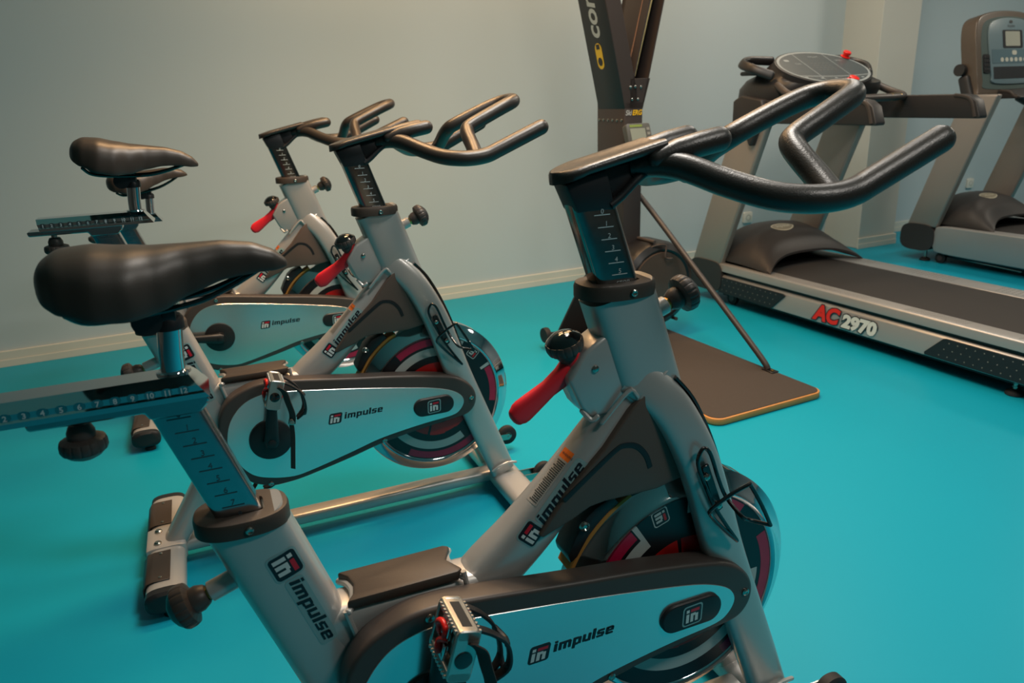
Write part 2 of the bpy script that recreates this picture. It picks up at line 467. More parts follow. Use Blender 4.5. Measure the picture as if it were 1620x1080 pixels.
    def stabilizer(x, name, front):
        bm = bmesh.new()
        sweep(bm, [(x, -.232, .047), (x, 0, .047), (x, .232, .047)], (.044, .027), 3.0, 32, (0, 0, 1))
        if not front:
            prism(bm, [(x - .046, .035), (x + .046, .035), (x + .046, .074), (x + .03, .0775), (x - .03, .0775), (x - .046, .074)], 'y', -.052, .052, .003)
        o = fin(name, bm, SILVER)
        for s in (-1, 1):
            bm = bmesh.new()
            sweep(bm, [(x, s * .226, .047), (x, s * .246, .047), (x, s * .252, .047)], [(.045, .028), (.045, .028), (.038, .021)], 3.0, 32, (0, 0, 1))
            fin('end_cap', bm, BLACKP, o)
            bm = bmesh.new(); lathe(bm, [(.017, 0), (.018, .004), (.016, .012), (.01, .014), (.01, .026)], (x + .005, s * .222, 0), (0, 0, 1), 20)
            fin('levelling_foot', bm, RUBBER, o)
            if not front:
                bm = bmesh.new()
                pr = [(-.047, .040), (-.046, .06), (-.038, .072), (-.025, .0755), (.012, .0758), (.012, .0775), (-.026, .0775), (-.041, .0742), (-.049, .061), (-.05, .04)]
                prism(bm, [(x + a, b) for a, b in pr], 'y', s * .068, s * .20, .001, 1)
                fin('grip_pad', bm, BROWNP, o)
                bm = bmesh.new()
                for yy in (.08, .186): lathe(bm, [(.004, 0), (.004, .0015), (.0025, .002)], (x - .01, s * yy, .0772), (0, 0, 1), 12)
                for k in (-1, 1): pass
                fin_split('pad_screw', bm, STEEL, o)
        if not front:
            bm = bmesh.new()
            for yy in (-.03, .03): lathe(bm, [(.009, 0), (.009, .004), (.006, .007), (0, .0075)], (x - .018, yy, .0772), (0, 0, 1), 16)
            fin_split('clamp_bolt', bm, STEEL, o)
        return o
    stabilizer(-.217, 'rear_stabilizer', False)
    stabilizer(.705, 'front_stabilizer', True)
    for s, wy in ((-1, -.085), (1, .20)):
        bm = bmesh.new()
        lathe(bm, [(.01, -.012, 1), (.012, -.013, 1), (.013, -.012, 0), (.026, -.012, 0), (.031, -.008, 0), (.031, .008, 0), (.026, .012, 0), (.012, .012, 0), (.01, .013, 1)], (.81, wy, .058), (0, 1, 0), 28)
        w = finish('transport_wheel', bm, [RUBBER, STEEL], t)
        bm = bmesh.new()
        for q in (-1, 1): prism(bm, [(.735, .05), (.81, .048), (.82, .058), (.81, .068), (.735, .07)], 'y', wy + q * .017 - .0015, wy + q * .017 + .0015)
        tube(bm, [(.81, wy - .02, .058), (.81, wy + .02, .058)], .004, 10)
        finish('wheel_fork', bm, STEEL, w)
    # collars
    def collar(cx, cz, a, b, pa, pb, name):
        bm = bmesh.new(); n = 48
        prof = [(0, -.021), (.0, -.006), (-.002, -.001), (-.006, .0)]
        so = [sect(a + d, b + d, 2.5, n) for d, h in prof]
        rings = [[bm.verts.new((cx + u, v, cz + h)) for u, v in s] for s, (d, h) in zip(so, prof)]
        hole = sect(pa, pb, 7, n)
        rings.append([bm.verts.new((cx + u, v, cz)) for u, v in hole])
        rings.append([bm.verts.new((cx + u, v, cz - .02)) for u, v in hole])
        for r0, r1 in zip(rings, rings[1:]):
            for k in range(n): bm.faces.new((r0[k], r0[(k + 1) % n], r1[(k + 1) % n], r1[k]))
        for k in range(n): bm.faces.new((rings[-1][k], rings[-1][(k + 1) % n], rings[0][(k + 1) % n], rings[0][k]))
        o = fin(name, bm, BROWNP, t, 28)
        bm = bmesh.new(); lathe(bm, [(.005, 0), (.005, .002), (.0035, .003), (.0015, .002), (0, .002)], (cx + .006, -b - .0005, cz - .0115), (0, -1, 0), 14)
        finish('collar_screw', bm, STEEL, o)
    collar(-.137, .640, .0575, .0425, .0272, .0192, 'seat_collar')
    collar(.396, .866, .0585, .0425, .0312, .0212, 'handlebar_collar')
    # posts
    bm = bmesh.new()
    px = lambda z: -.138 + (.633 - z) * .335
    sweep(bm, [(px(z), 0, z) for z in (.50, .64, .70, .80)], (.0265, .0185), 7, 40, Y)
    post = fin('seat_post', bm, CHROMEB)
    polys = []
    for i in range(9):
        zc = .778 - i * .0178
        tp, w = text_polys(str(i), .0105, 0)
        x = px(zc)
        polys += shift(tp, x - w / 2 + .137, zc + .001 - .6)
        polys.append((R4(x + .137 - .013, zc - .0012 - .6, x + .137 + .013, zc - .6), 0))
    decal('height_scale', polys, (-.137, -.0185, .6), (1, 0, 0), (0, 0, 1), [ETCH], post, lift=.0003)
    bm = bmesh.new()
    qx = lambda z: .394 + (.86 - z) * .33
    sweep(bm, [(qx(z), 0, z) for z in (.76, .86, .92, .985)], (.0305, .0205), 6, 40, Y)
    hpost = fin('handlebar_post', bm, mat('chrome_dim_reflection', (136, 134, 132), .12, metal=1.0, var=.2, vscale=70))  # dark, mottled reflection of the room put into the chrome colour
    polys = []
    for i, s in enumerate(['0', '1', '2', '3', '4', '5', 'STOP']):
        zc = .962 - i * .0168
        tp, w = text_polys(s, .0095 if i < 6 else .0085, 0); x = qx(zc) + .004
        polys += shift(tp, x - w / 2 - .39, zc + .001 - .9)
        if i < 6: polys.append((R4(x - .39 - .012, zc - .0012 - .9, x - .39 + .012, zc - .9), 0))
    decal('height_scale', polys, (.39, -.0206, .9), (1, 0, 0), (0, 0, 1), [ETCHL], hpost, lift=.0003)
    # ---- handlebar
    bm = bmesh.new()
    prism(bm, [(.311, 1.004), (.328, .966), (.386, .966), (.372, 1.020), (.34, 1.014)], 'y', -.0215, .0215, .004, 2)
    prism(bm, [(.362, 1.02), (.378, .972), (.392, .978), (.415, 1.0), (.445, 1.02), (.44, 1.03)], 'y', -.012, .012, .004, 2)
    for s in (-1, 1): sweep(bm, catmull([(.378, s * .018, .972), (.395, s * .018, .983), (.42, s * .018, 1.004), (.45, s * .018, 1.022)], 5), (.006, .006), 2, 12, Y)
    stem = fin('handlebar_stem', bm, BLACKP)
    bm = bmesh.new()
    def plate(u, v):
        x = .300 + u * .155
        hw = .036 * math.sqrt(max(.02, 1 - (1 - min(1, u * 4.5)) ** 2.4))
        y = (v * 2 - 1) * hw
        z = 1.011 + u * .034 + .006 * (abs(v * 2 - 1) ** 2) * min(1, u * 4)
        return x, y, z
    nu, nv = 20, 16
    top = [[bm.verts.new((x, y, z + .008 * (1 - abs(2 * j / nv - 1) ** 6))) for j in range(nv + 1) for x, y, z in [plate(i / nu, j / nv)]] for i in range(nu + 1)]
    bot = [[bm.verts.new((x, y * .96, z - .008)) for j in range(nv + 1) for x, y, z in [plate(i / nu, j / nv)]] for i in range(nu + 1)]
    for i in range(nu):
        for j in range(nv):
            bm.faces.new((top[i][j], top[i + 1][j], top[i + 1][j + 1], top[i][j + 1])); bm.faces.new((bot[i][j], bot[i][j + 1], bot[i + 1][j + 1], bot[i + 1][j]))
        for j in (0, nv): bm.faces.new((top[i][j], bot[i][j], bot[i + 1][j], top[i + 1][j]))
    for j in range(nv):
        for i in (0, nu): bm.faces.new((top[i][j], top[i][j + 1], bot[i][j + 1], bot[i][j]))
    rest = fin('elbow_rest', bm, FOAM, t, 70)
    for s in (-1, 1):
        bm = bmesh.new()
        sweep(bm, [(.440, s * .030, 1.030), (.47, s * .033, 1.038), (.50, s * .036, 1.0445), (.535, s * .037, 1.0505)], [(.012, .012), (.0165, .0165), (.017, .017), (.017, .017)], 2, 24, Y, ('round', 'round'))
        finish('forward_stub', bm, FOAM, rest)
    bar = catmull([(.422, .0, 1.020), (.446, .020, 1.023), (.472, .050, 1.018), (.505, .093, 1.0), (.54, .138, .985), (.575, .163, .980), (.61, .172, .980), (.643, .174, .985), (.672, .174, .996), (.72, .174, 1.0155), (.785, .174, 1.042)], 6)
    bm = bmesh.new()
    for s in (-1, 1):
        sweep(bm, [(x - (.02 if s > 0 else 0) * max(0, (x - .64) / .145), s * y * (1.14 if s > 0 else 1), z + (.004 if s > 0 else 0)) for x, y, z in bar], (.0185, .0185), 2, 28, None, ('flat', 'round'))
    lp = [(.618, .160, .984), (.622, .130, 1.003), (.624, .095, 1.026), (.630, .072, 1.041), (.645, .064, 1.051), (.69, .058, 1.071), (.735, .05, 1.090), (.762, .041, 1.100), (.778, .022, 1.105), (.781, 0, 1.106)]
    full = [(x, -y, z) for x, y, z in lp] + [p for p in lp[::-1]][1:]
    sweep(bm, catmull(full, 6), (.0175, .0175), 2, 28, None)
    fin('handlebar', bm, FOAM)
    # ---- adjustment knobs
    def knob_part(name, root, c, r, spin):
        ax = (V(c) - V(root)).normalized()
        bm = bmesh.new(); L = (V(c) - V(root)).length
        lathe(bm, [(.0135, -.01), (.0135, L * .5), (.012, L * .52)], root, ax, 24)
        o = finish(name + '_boss', bm, SILVER, t)
        bm = bmesh.new(); lathe(bm, [(.009, L * .5), (.0095, L * .62), (.006, L * .63), (.006, L * .9)], root, ax, 6)
        finish('lock_nut', bm, BRASS, o)
        bm = bmesh.new(); knob(bm, c, ax, r)
        finish('adjusting_knob', bm, [DARKP, BLACKP], t)
    knob_part('handlebar_lock', (.455, 0, .806), (.508, 0, .8275), .0285, 0)
    knob_part('seat_lock', (-.163, 0, .540), (-.214, 0, .522), .029, 0)
    # resistance knob + red brake lever
    ax = V((-.30, -.10, .93)).normalized(); base = V((.336, 0, .748)); kc = V((.316, -.004, .777))
    bm = bmesh.new(); knob(bm, kc, ax, .0275, 0, 1)
    kn = finish('resistance_knob', bm, [DARKP, GLOSSB], t)
    bm = bmesh.new(); tube(bm, [kc - ax * .034, kc - ax * .012], .008, 16); finish('knob_shaft', bm, STEEL, kn)
    bm = bmesh.new()
    d = (V((.232, 0, .684)) - V((.334, 0, .751))); L = d.length; d.normalize()
    up = V((-d.z, 0, d.x)) if d.x < 0 else V((d.z, 0, -d.x))
    pts = [V((.342, 0, .754)) + d * (L * 1.03) * k for k in (0, .08, .16, .3, .5, .75, .88, .94, .98)]
    sweep(bm, pts, [(.014, .013), (.019, .014), (.020, .014), (.0155, .011), (.0135, .009), (.017, .009), (.0185, .009), (.0175, .009), (.0145, .0085)], 2.6, 24, Y, ('round', 'round'))
    lathe(bm, [(.016, -.004), (.0155, .012), (.0135, .018), (.0095, .018)], V((.328, -.001, .756)), ax, 28)
    lev = fin('brake_lever', bm, RED)
    bm = bmesh.new(); lathe(bm, [(.0055, 0), (.0055, .002), (.003, .0035), (0, .0035)], (.351, -.026, .747), (0, -1, 0), 14); fin('bracket_bolt', bm, STEEL)
    # ---- chain guard
    outl = [(-.052, .355), (-.043, .405), (-.014, .445), (.036, .468), (.088, .473), (.154, .466), (.286, .447), (.40, .432), (.50, .415), (.557, .400), (.594, .376), (.613, .345), (.611, .312), (.590, .288), (.55, .280), (.477, .271), (.405, .260), (.335, .247), (.265, .228), (.197, .212), (.131, .198), (.083, .193), (.05, .195), (.008, .213), (-.025, .249), (-.047, .303)]
    bm = bmesh.new()
    prism(bm, [tuple(p)[:2] for p in catmull([(x, z, 0) for x, z in outl], 5, True)], 'y', -.080, -.038, .007, 4)
    guard = fin('chain_guard', bm, DARKP, t, 60)
    inn = [(-.033, .35), (-.020, .39), (.010, .425), (.05, .442), (.099, .444), (.221, .428), (.349, .408), (.48, .384), (.535, .368), (.566, .350), (.577, .328), (.566, .305), (.541, .292), (.47, .285), (.406, .277), (.335, .265), (.267, .246), (.20, .228), (.15, .216), (.109, .210), (.055, .218), (.011, .237), (-.020, .278), (-.034, .315)]
    bm = bmesh.new()
    prism(bm, [tuple(p)[:2] for p in catmull([(x, z, 0) for x, z in inn], 5, True)], 'y', -.0815, -.0790, .0007, 1)
    fin('silver_panel', bm, PANEL, guard)
    bm = bmesh.new()
    prism(bm, [(.491 + a, .331 + b) for a, b in rrect(.112, .05, .0245, 8)], 'y', -.088, -.0812, .004, 3)
    fin('oval_badge', bm, BLACKP, guard)
    decal('badge_logo', im_logo(.030, shear=.1), (.4745, -.0881, .3155), (1, 0, .05), (-.05, 0, 1), DM, guard, lift=.0003)
    lg = [(([(a * 1.15, b) for a, b in q[0]]),) + q[1:] for q in im_logo(.027, shear=.2, edge=False)]
    wd, _ = word('impulse', .0125, 0, .22, .041, .008, 1.25)
    decal('panel_logo', lg + wd, (.210, -.0816, .333), (1, 0, 0.005), (0, 0, 1), DM, guard, lift=.0003)
    bm = bmesh.new()
    for x, z in ((.599, .334), (.072, .460), (.051, .202), (.35, .258)): lathe(bm, [(.0065, 0), (.0065, .0018), (.004, .003), (.002, .002), (0, .002)], (x, -.0800, z), (0, -1, 0), 14)
    fin_split('guard_screw', bm, STEEL, guard)
    # ---- cranks and pedals
    def crank_set(s):
        bm = bmesh.new()
        lathe(bm, [(.050, .0, 0), (.052, .003, 0), (.052, .0065, 0), (.048, .0085, 0), (.02, .009, 0), (.02, .02, 0)], (0, s * .0800, 0), (0, s, 0), 48)
        a = R(83)
        pts = [V((cos(a) * k, s * (.100 + .012 * k / .152), sin(a) * k)) for k in (-.012, 0, .03, .08, .125, .152, .160)]
        sweep(bm, pts, [(.014, .010), (.019, .013), (.0165, .012), (.013, .009), (.0135, .008), (.0145, .008), (.011, .007)], 2.8, 20, Y)
        lathe(bm, [(.010, 0), (.010, .003), (.007, .004)], (0, s * .112, 0), (0, s, 0), 18)
        c = fin('crank', bm, BLACKP)
        c.location = (.066, 0, .324)
        pc = V((cos(a) * .152, 0, sin(a) * .152))
        return c, pc
    def pedal(parent, pc, s, ang):
        # pedal space: L = along the pedal (x), y outward, N = thickness (z)
        bm = bmesh.new()
        y0, y1 = .112, .186
        for q in (-1, 1):   # end plates across the axle
            prism(bm, rrect(.013, .030, .004, 3, q * .0285, 0), 'y', s * y0, s * y1, .001, 1)
        for yy, th in ((y0 + .002, .006), (y1 - .003, .006)):
            prism(bm, rrect(.072, .032, .008, 4), 'y', s * (yy - th / 2), s * (yy + th / 2), .0015, 1)
        tube(bm, [(0, s * .10, 0), (0, s * y1, 0)], .0075, 16)
        box(bm, (0, s * .148, 0), (.03, .034, .018), .004)
        for q in (-1, 1):   # teeth
            for k in range(9):
                for f in (-1, 1):
                    box(bm, (q * .031, s * (y0 + .008 + k * .0073), f * .016), (.004, .004, .004), .0006, 1)
        fs = []
        for q in (-1, 1): fs += box(bm, (q * .035, s * (y0 + y1) / 2, 0), (.0005, .052, .013), 0, 1, 1)
        o = finish('pedal', bm, [ALU, RUBBER], parent)
        o.location = pc; o.rotation_euler = (0, ang, 0)
        bm = bmesh.new()
        for f in (-1, 1):
            tube(bm, catmull([(-.004, s * .132, f * .012), (.014, s * .134, f * .020), (.022, s * .144, f * .020), (.018, s * .154, f * .018), (.006, s * .156, f * .017)], 4), .0042, 10, ('round', 'round'))
            tube(bm, catmull([(-.024, s * .140, f * .014), (-.014, s * .150, f * .020), (-.002, s * .148, f * .020), (.006, s * .158, f * .017)], 4), .004, 10, ('round', 'round'))
        finish('release_spring', bm, REDB, o)
        bm = bmesh.new()
        for f in (-1, 1):
            box(bm, (-.012, s * .147, f * .014), (.022, .03, .006), .002); box(bm, (.014, s * .147, f * .014), (.02, .028, .006), .002)
        finish('cleat_clamp', bm, CHROME, o)
        bm = bmesh.new(); lathe(bm, [(.0115, 0), (.0115, .0012), (.009, .0018), (0, .0018)], (-.004, s * y1, 0), (0, s, 0), 24)
        finish('axle_cap', bm, GLOSSB, o)
        bm = bmesh.new()   # toe clip
        sweep(bm, catmull([(.030, s * .125, -.014), (.020, s * .128, -.040), (.002, s * .132, -.062), (-.035, s * .136, -.078), (-.062, s * .140, -.068)], 5), (.0025, .007), 4, 12, Y, ('round', 'round'))
        sweep(bm, catmull([(.030, s * .172, -.014), (.022, s * .172, -.038), (.004, s * .170, -.064), (-.035, s * .160, -.080), (-.062, s * .150, -.068)], 5), (.0025, .007), 4, 12, Y, ('round', 'round'))
        tube(bm, catmull([(.002, s * .132, -.062), (-.002, s * .15, -.071), (.004, s * .17, -.064)], 4), .004, 8, ('round', 'round'))
        tube(bm, catmull([(-.035, s * .136, -.078), (-.05, s * .150, -.082), (-.035, s * .16, -.08)], 4), .004, 8, ('round', 'round'))
        finish('toe_clip', bm, BLACKP, o)
        bm = bmesh.new()
        sweep(bm, catmull([(.022, s * .190, -.002), (.012, s * .191, -.018), (-.01, s * .190, -.030), (-.04, s * .186, -.046), (-.066, s * .176, -.052)], 5), (.0015, .0085), 5, 10, (0, .6, .8), ('flat', 'flat'))
        sweep(bm, catmull([(-.060, s * .174, -.048), (-.10, s * .170, -.060), (-.15, s * .165, -.070), (-.19, s * .160, -.078)], 5), (.001, .006), 5, 10, (0, .5, .86), ('flat', 'flat'))
        finish('toe_strap', bm, mat('strap_webbing', (52, 40, 36), .7, bump=.4, bscale=500), o)
        bm = bmesh.new(); box(bm, (-.062, s * .178, -.050), (.016, .010, .014), .002); tube(bm, [(-.062, s * .172, -.05), (-.062, s * .186, -.05)], .005, 14)
        finish('strap_buckle', bm, STEEL, o)
        return o
    c, pc = crank_set(-1); pedal(c, pc, -1, R(-73))
    c2, pc2 = crank_set(1); pc2 = -pc2; c2.data.transform(M.Diagonal((-1, 1, -1, 1))); pedal(c2, pc2, 1, R(-37))
    # ---- flywheel, origin on its axle
    bm = bmesh.new(); Rw = .2165
    prof = [(0, -.031, 1), (.1775, -.031, 1), (.1795, -.034, 0), (.184, -.036, 0), (.189, -.033, 0), (.192, -.028, 0), (.212, -.018, 0), (Rw, -.014, 0), (Rw, .014, 0), (.212, .018, 0), (.192, .028, 0), (.184, .034, 0), (.178, .031, 0), (0, .031, 1)]
    lathe(bm, prof, (0, 0, 0), (0, 1, 0), 96)
    lathe(bm, [(.02, -.036, 2), (.02, -.03, 2)], (0, 0, 0), (0, 1, 0), 24, 2)
    fly = finish('flywheel', bm, [CHROME, DISCB, STEEL], t)
    fly.location = (.514, 0, .327)
    polys = []
    def arc(r0, r1, a0, a1, mi, lay=1):
        n = max(2, int(abs(a1 - a0) / 4))
        for k in range(n):
            b0, b1 = R(a0 + (a1 - a0) * k / n), R(a0 + (a1 - a0) * (k + 1) / n)
            polys.append(([(r0 * cos(b0), r0 * sin(b0)), (r0 * cos(b1), r0 * sin(b1)), (r1 * cos(b1), r1 * sin(b1)), (r1 * cos(b0), r1 * sin(b0))], mi, lay))
    arc(.03, .1774, 0, 360, 3, 0)
    arc(.126, .149, 122, 362, 1)
    arc(.149, .177, 122, 125, 1); arc(.149, .177, 87, 90, 1)
    arc(.156, .176, 126, 188, 2); arc(.157, .176, 300, 385, 2); arc(.158, .176, 50, 86, 2)
    a = 0
    while a < 360:
        w = random.uniform(18, 70); arc(.074 + random.uniform(-.002, .002), .106 + random.uniform(-.002, .002), a, min(a + w, 360), 0); a += w + random.choice([0, 0, 4])
    arc(.040, .056, 70, 300, 1); arc(.058, .066, 60, 140, 1)
    s = .034; ph = R(108); ux, uz = -cos(ph) * 1.0, -sin(ph) * 1.0   # logo turned so its top points along the rim
    cu = (cos(ph) * .163 , sin(ph) * .163)
    u_ = (cos(ph) * -1, sin(ph) * -1); v_ = (sin(ph), -cos(ph))
    for p, mi, lay in im_logo(s * .72, -s * .36, -s * .36, 0, 3, 1, 0, 1):
        polys.append(([(cu[0] + (-u_[0]) * a_ * -1 + v_[0] * b_, cu[1] + (-u_[1]) * a_ * -1 + v_[1] * b_) for a_, b_ in p], mi, lay + 1))
    decal('disc_artwork', polys, (0, -.031, 0), (1, 0, 0), (0, 0, 1), [DISCR, DISCW, DISCM, DISCB], fly, lift=.0003)
    # ---- brake pad
    bm = bmesh.new()
    cx, cz = .514, .327
    arcp = [(cx + .232 * cos(R(a)), cz + .232 * sin(R(a))) for a in range(122, 154, 4)]
    sweep(bm, [(x, 0, z) for x, z in arcp], (.006, .022), 5, 20, Y)
    prism(bm, [(.318, .478), (.306, .452), (.310, .438), (.322, .446), (.345, .483), (.372, .508), (.39, .524), (.385, .536), (.352, .522), (.336, .508)], 'y', -.024, .024, .003, 2)
    br = fin('brake_caliper', bm, BLACKP)
    bm = bmesh.new()
    sweep(bm, [(cx + .2225 * cos(R(a)), 0, cz + .2225 * sin(R(a))) for a in range(116, 158, 3)], (.0045, .021), 5, 20, Y)
    fin('felt_pad', bm, FELT, br)
    bm = bmesh.new(); lathe(bm, [(.008, 0), (.008, .004), (.005, .006), (.003, .004), (0, .004)], (.333, -.024, .498), (0, -1, 0), 16); fin('caliper_bolt', bm, STEEL, br)
    # ---- shroud
    sh = [(.252, .512), (.30, .572), (.36, .628), (.401, .678), (.425, .700), (.447, .662), (.478, .606), (.503, .556), (.50, .550), (.45, .540), (.403, .540), (.36, .541), (.335, .538), (.305, .524), (.276, .514), (.258, .507)]
    bm = bmesh.new(); prism(bm, sh, 'y', -.041, .041, .005, 3)
    shroud = fin('flywheel_shroud', bm, SHROUDM)
    bm = bmesh.new()
    for s in (-1, 1):
        sweep(bm, catmull([(.292, s * .0408, .560), (.335, s * .0408, .592), (.376, s * .0408, .621), (.392, s * .0408, .626), (.412, s * .0408, .620), (.428, s * .0408, .602), (.436, s * .0408, .58)], 5), (.0045, .0012), 4, 10, Y)
    fin_split('trim_groove', bm, BLACKP, shroud)
    # ---- bottle cage
    bm = bmesh.new(); r = .0032
    y = -.074
    tube(bm, catmull([(.580, y, .432), (.556, y, .468), (.533, y, .505), (.516, y, .54), (.500, y, .578), (.498, y, .596), (.506, y, .610), (.516, y, .604), (.524, y, .588), (.536, y, .555), (.550, y - .004, .520), (.560, y - .03, .498), (.575, -.105, .488), (.598, -.125, .484)], 4), r, 8, ('round', 'round'))
    tube(bm, catmull([(.598, -.125, .484), (.580, -.125, .520), (.558, -.122, .559), (.552, -.122, .562), (.530, -.112, .546), (.508, -.098, .520), (.518, -.085, .50), (.548, -.078, .465), (.580, y, .432)], 4), r, 8, ('round', 'round'))
    prism(bm, [(.508, .575), (.52, .58), (.552, .497), (.54, .49)], 'y', y + .003, y + .008, .001, 1)
    cage = fin('bottle_cage', bm, WIRE)
    bm = bmesh.new()
    for x, z in ((.516, .560), (.541, .505)): lathe(bm, [(.0055, 0), (.0055, .003), (.003, .0045), (0, .0045)], (x, y + .002, z), (0, -1, 0), 14)
    fin_split('cage_bolt', bm, STEEL, cage)
    # ---- decals on tubes
    dd = V((.098, 0, .0965 * 1.13)).normalized(); nn = V((-dd.z, 0, dd.x))
    lg = im_logo(.029, shear=.0)
    wd, L = word('impulse', .0125, 0, .2, .036, .007, 1.27)
    edge = [(rrect(L - .030, .024, .006, 3, (L + .040) / 2, .0135), 3, 0)]
    decal('down_tube_logo', lg + edge + wd, V((.2395, -.05, .497)), dd, nn, DM, down, down, (-.22, -.95, .20), .0005, 3)
    lab = [(R4(0, 0, .078, .026), 0, 0), (R4(.078, 0, .094, .026), 1, 0)]
    for k in range(22): lab.append((R4(.004 + k * .0033, .003, .0055 + k * .0033, random.uniform(.018, .024)), 2, 1))
    tp, w = text_polys('WARNING', .0055, 2)
    lab += [([(.084 + b, .023 - a) for a, b in p[0]], 2, 1) for p in tp]
    decal('warning_label', lab, V((.2365, -.05, .5675)), dd, nn, [LABELG, ORANGE, INK], down, down, V((-.50, -.72, .46)), .0005, 4)
    d2 = V((.335, 0, -1)).normalized(); n2 = V((1, 0, .335)).normalized()
    lg = im_logo(.033, shear=.0); wd, L = word('impulse', .0130, 0, .2, .041, .009, 1.27)
    edge = [(rrect(L - .034, .025, .006, 3, (L + .042) / 2, .0155), 3, 0)]
    decal('seat_tube_logo', lg + edge + wd, V((-.117, -.05, .574)), d2, n2, DM, seat, seat, (0, -1, 0), .0005, 2)
    # ---- seat assembly (slides on the post)
    asm = [('post', post)]
    bm = bmesh.new()
    prism(bm, [(-.333, .793), (-.335, .803), (-.15, .803), (-.152, .793), (-.162, .783), (-.215, .783), (-.22, .792)], 'y', -.026, .026, .002, 1)
    br = fin('slider_bracket', bm, CHROMEB); asm.append(('post', br))
    bm = bmesh.new(); tube(bm, [(-.289, 0, .80), (-.289, 0, .775)], .006, 14); sh_ = finish('knob_shaft', bm, STEEL, br)
    bm = bmesh.new(); knob(bm, (-.289, 0, .765), (0, 0, -1), .025); asm.append(('post', finish('adjusting_knob', bm, [DARKP, DARKP], t)))
    bm = bmesh.new()
    prof = [(-.033, .803), (-.033, .809), (-.030, .811), (-.030, .818), (-.018, .828), (.018, .828), (.030, .818), (.030, .811), (.033, .809), (.033, .803)]
    def railpts(x, sl): return [bm.verts.new((x + sl * (.828 - z), y, z)) for y, z in prof]
    a_, b_ = railpts(-.378, .2), railpts(-.168, .75)
    n = len(prof)
    for k in range(n): bm.faces.new((a_[k], a_[(k + 1) % n], b_[(k + 1) % n], b_[k]))
    bm.faces.new(a_[::-1]); bm.faces.new(b_)
    sl = finish('seat_slider', bm, CHROME, t, 20); asm.append(('slide', sl))
    polys = []
    nums = ['1', '2', '3', '4', '5', '6', '7', '8', '9', '10', '11', '12']
    for i, s_ in enumerate(nums):
        x = -.366 + i * .0173
        tp, w = text_polys(s_, .0085, 1, 0, .0002); polys.append((rrect(.0115, .0100, .0045, 3, x, .0), 0, 0)); polys += [(p[0], 1, 1) for p in shift(tp, x - w / 2, -.0031)]
    decal('position_numbers', polys, (0, -.0302, .8146), (1, 0, 0), (0, 0, 1), [CHROMEB, ETCHL], sl, lift=.0003)
    bm = bmesh.new()
    sweep(bm, [(-.184, 0, .827), (-.183, 0, .85), (-.179, 0, .892)], (.0135, .0135), 2, 24, Y)
    lathe(bm, [(.019, 0), (.018, .003), (.014, .004)], (-.184, 0, .8275), (0, 0, 1), 24)
    sp = finish('saddle_post', bm, CHROME, t); asm.append(('slide', sp))
    bm = bmesh.new()
    lathe(bm, [(.016, 0), (.016, .012), (.013, .016)], (-.1795, 0, .880), (0, 0, 1), 20)
    tube(bm, [(-.200, -.022, .896), (-.200, .022, .896)], .016, 20); box(bm, (-.185, 0, .898), (.03, .03, .02), .004)
    finish('saddle_clamp', bm, BLACKP, sp)
    # saddle
    bm = bmesh.new()
    NU, NV = 36, 20
    ks = [  # t, half width, top z, skirt z, crown
        (0, .012, .953, .941, 0), (.03, .040, .970, .930, 0), (.10, .060, .981, .920, 0), (.22, .070, .9835, .909, 0), (.34, .066, .980, .906, 0), (.46, .050, .976, .910, 0),
        (.58, .034, .9745, .922, 0), (.72, .025, .974, .932, 0), (.85, .0205, .969, .937, 0), (.94, .016, .959, .936, 0), (1.0, .006, .944, .938, 0)]
    def lerpk(t, j):
        for a, b in zip(ks, ks[1:]):
            if t <= b[0] + 1e-9:
                u = (t - a[0]) / (b[0] - a[0]); u = u * u * (3 - 2 * u) * .5 + u * .5
                return a[j] * (1 - u) + b[j] * u
        return ks[-1][j]
    rings = []
    for i in range(NU + 1):
        tt = i / NU; tt = .5 - .5 * cos(pi * tt) if False else tt
        x = -.299 + tt * .256; hw, zt, zs = lerpk(tt, 1), lerpk(tt, 2), lerpk(tt, 3)
        ring = []
        for k in range(NV):
            th = 2 * pi * k / NV; c_, s_ = cos(th), sin(th)
            if s_ >= -.001:
                yy = hw * math.copysign(abs(c_) ** .8, c_); zz = zs + (zt - zs) * (abs(s_) ** .62)
                zz -= .003 * (1 - abs(c_)) * max(0, 1 - abs(tt - .3) * 4)
            else:
                yy = hw * .97 * c_; zz = zs - .004 * abs(s_) ** .5
                zz += .012 * abs(s_) * (1 if .1 < tt < .8 else .3)
            ring.append(bm.verts.new((x, yy, zz)))
        rings.append(ring)
    for r0, r1 in zip(rings, rings[1:]):
        for k in range(NV): bm.faces.new((r0[k], r0[(k + 1) % NV], r1[(k + 1) % NV], r1[k]))
    bm.faces.new(rings[0][::-1]); bm.faces.new(rings[-1])
    sd = finish('saddle', bm, VINYL, t, 0)
    sm = sd.modifiers.new('smooth', 'SUBSURF'); sm.levels = 2; sm.render_levels = 2
    sd.data.polygons.foreach_set('use_smooth', [True] * len(sd.data.polygons)); asm.append(('saddle', sd))
    bm = bmesh.new()
    for s in (-1, 1):
        tube(bm, catmull([(-.075, s * .008, .938), (-.11, s * .014, .922), (-.15, s * .020, .910), (-.215, s * .022, .903), (-.255, s * .026, .904), (-.272, s * .034, .916)], 5), .0035, 8, ('round', 'round'))
    finish_split('saddle_rail', bm, GLOSSB, sd)
    # origin of the saddle at its clamp so that it can tilt
    o = V((-.1795, 0, .895))
    for ob in (sd, ):
        ob.data.transform(M.Translation(-o)); ob.location = o
        for ch in ob.children: ch.data.transform(M.Translation(-o))
    t['_asm'] = 1
    return t, asm
def copy_tree(o, parent=None, mp=None):
    c = o.copy(); COL.objects.link(c); c.parent = parent; mp[o] = c
    for ch in list(o.children): copy_tree(ch, c, mp)
    return c
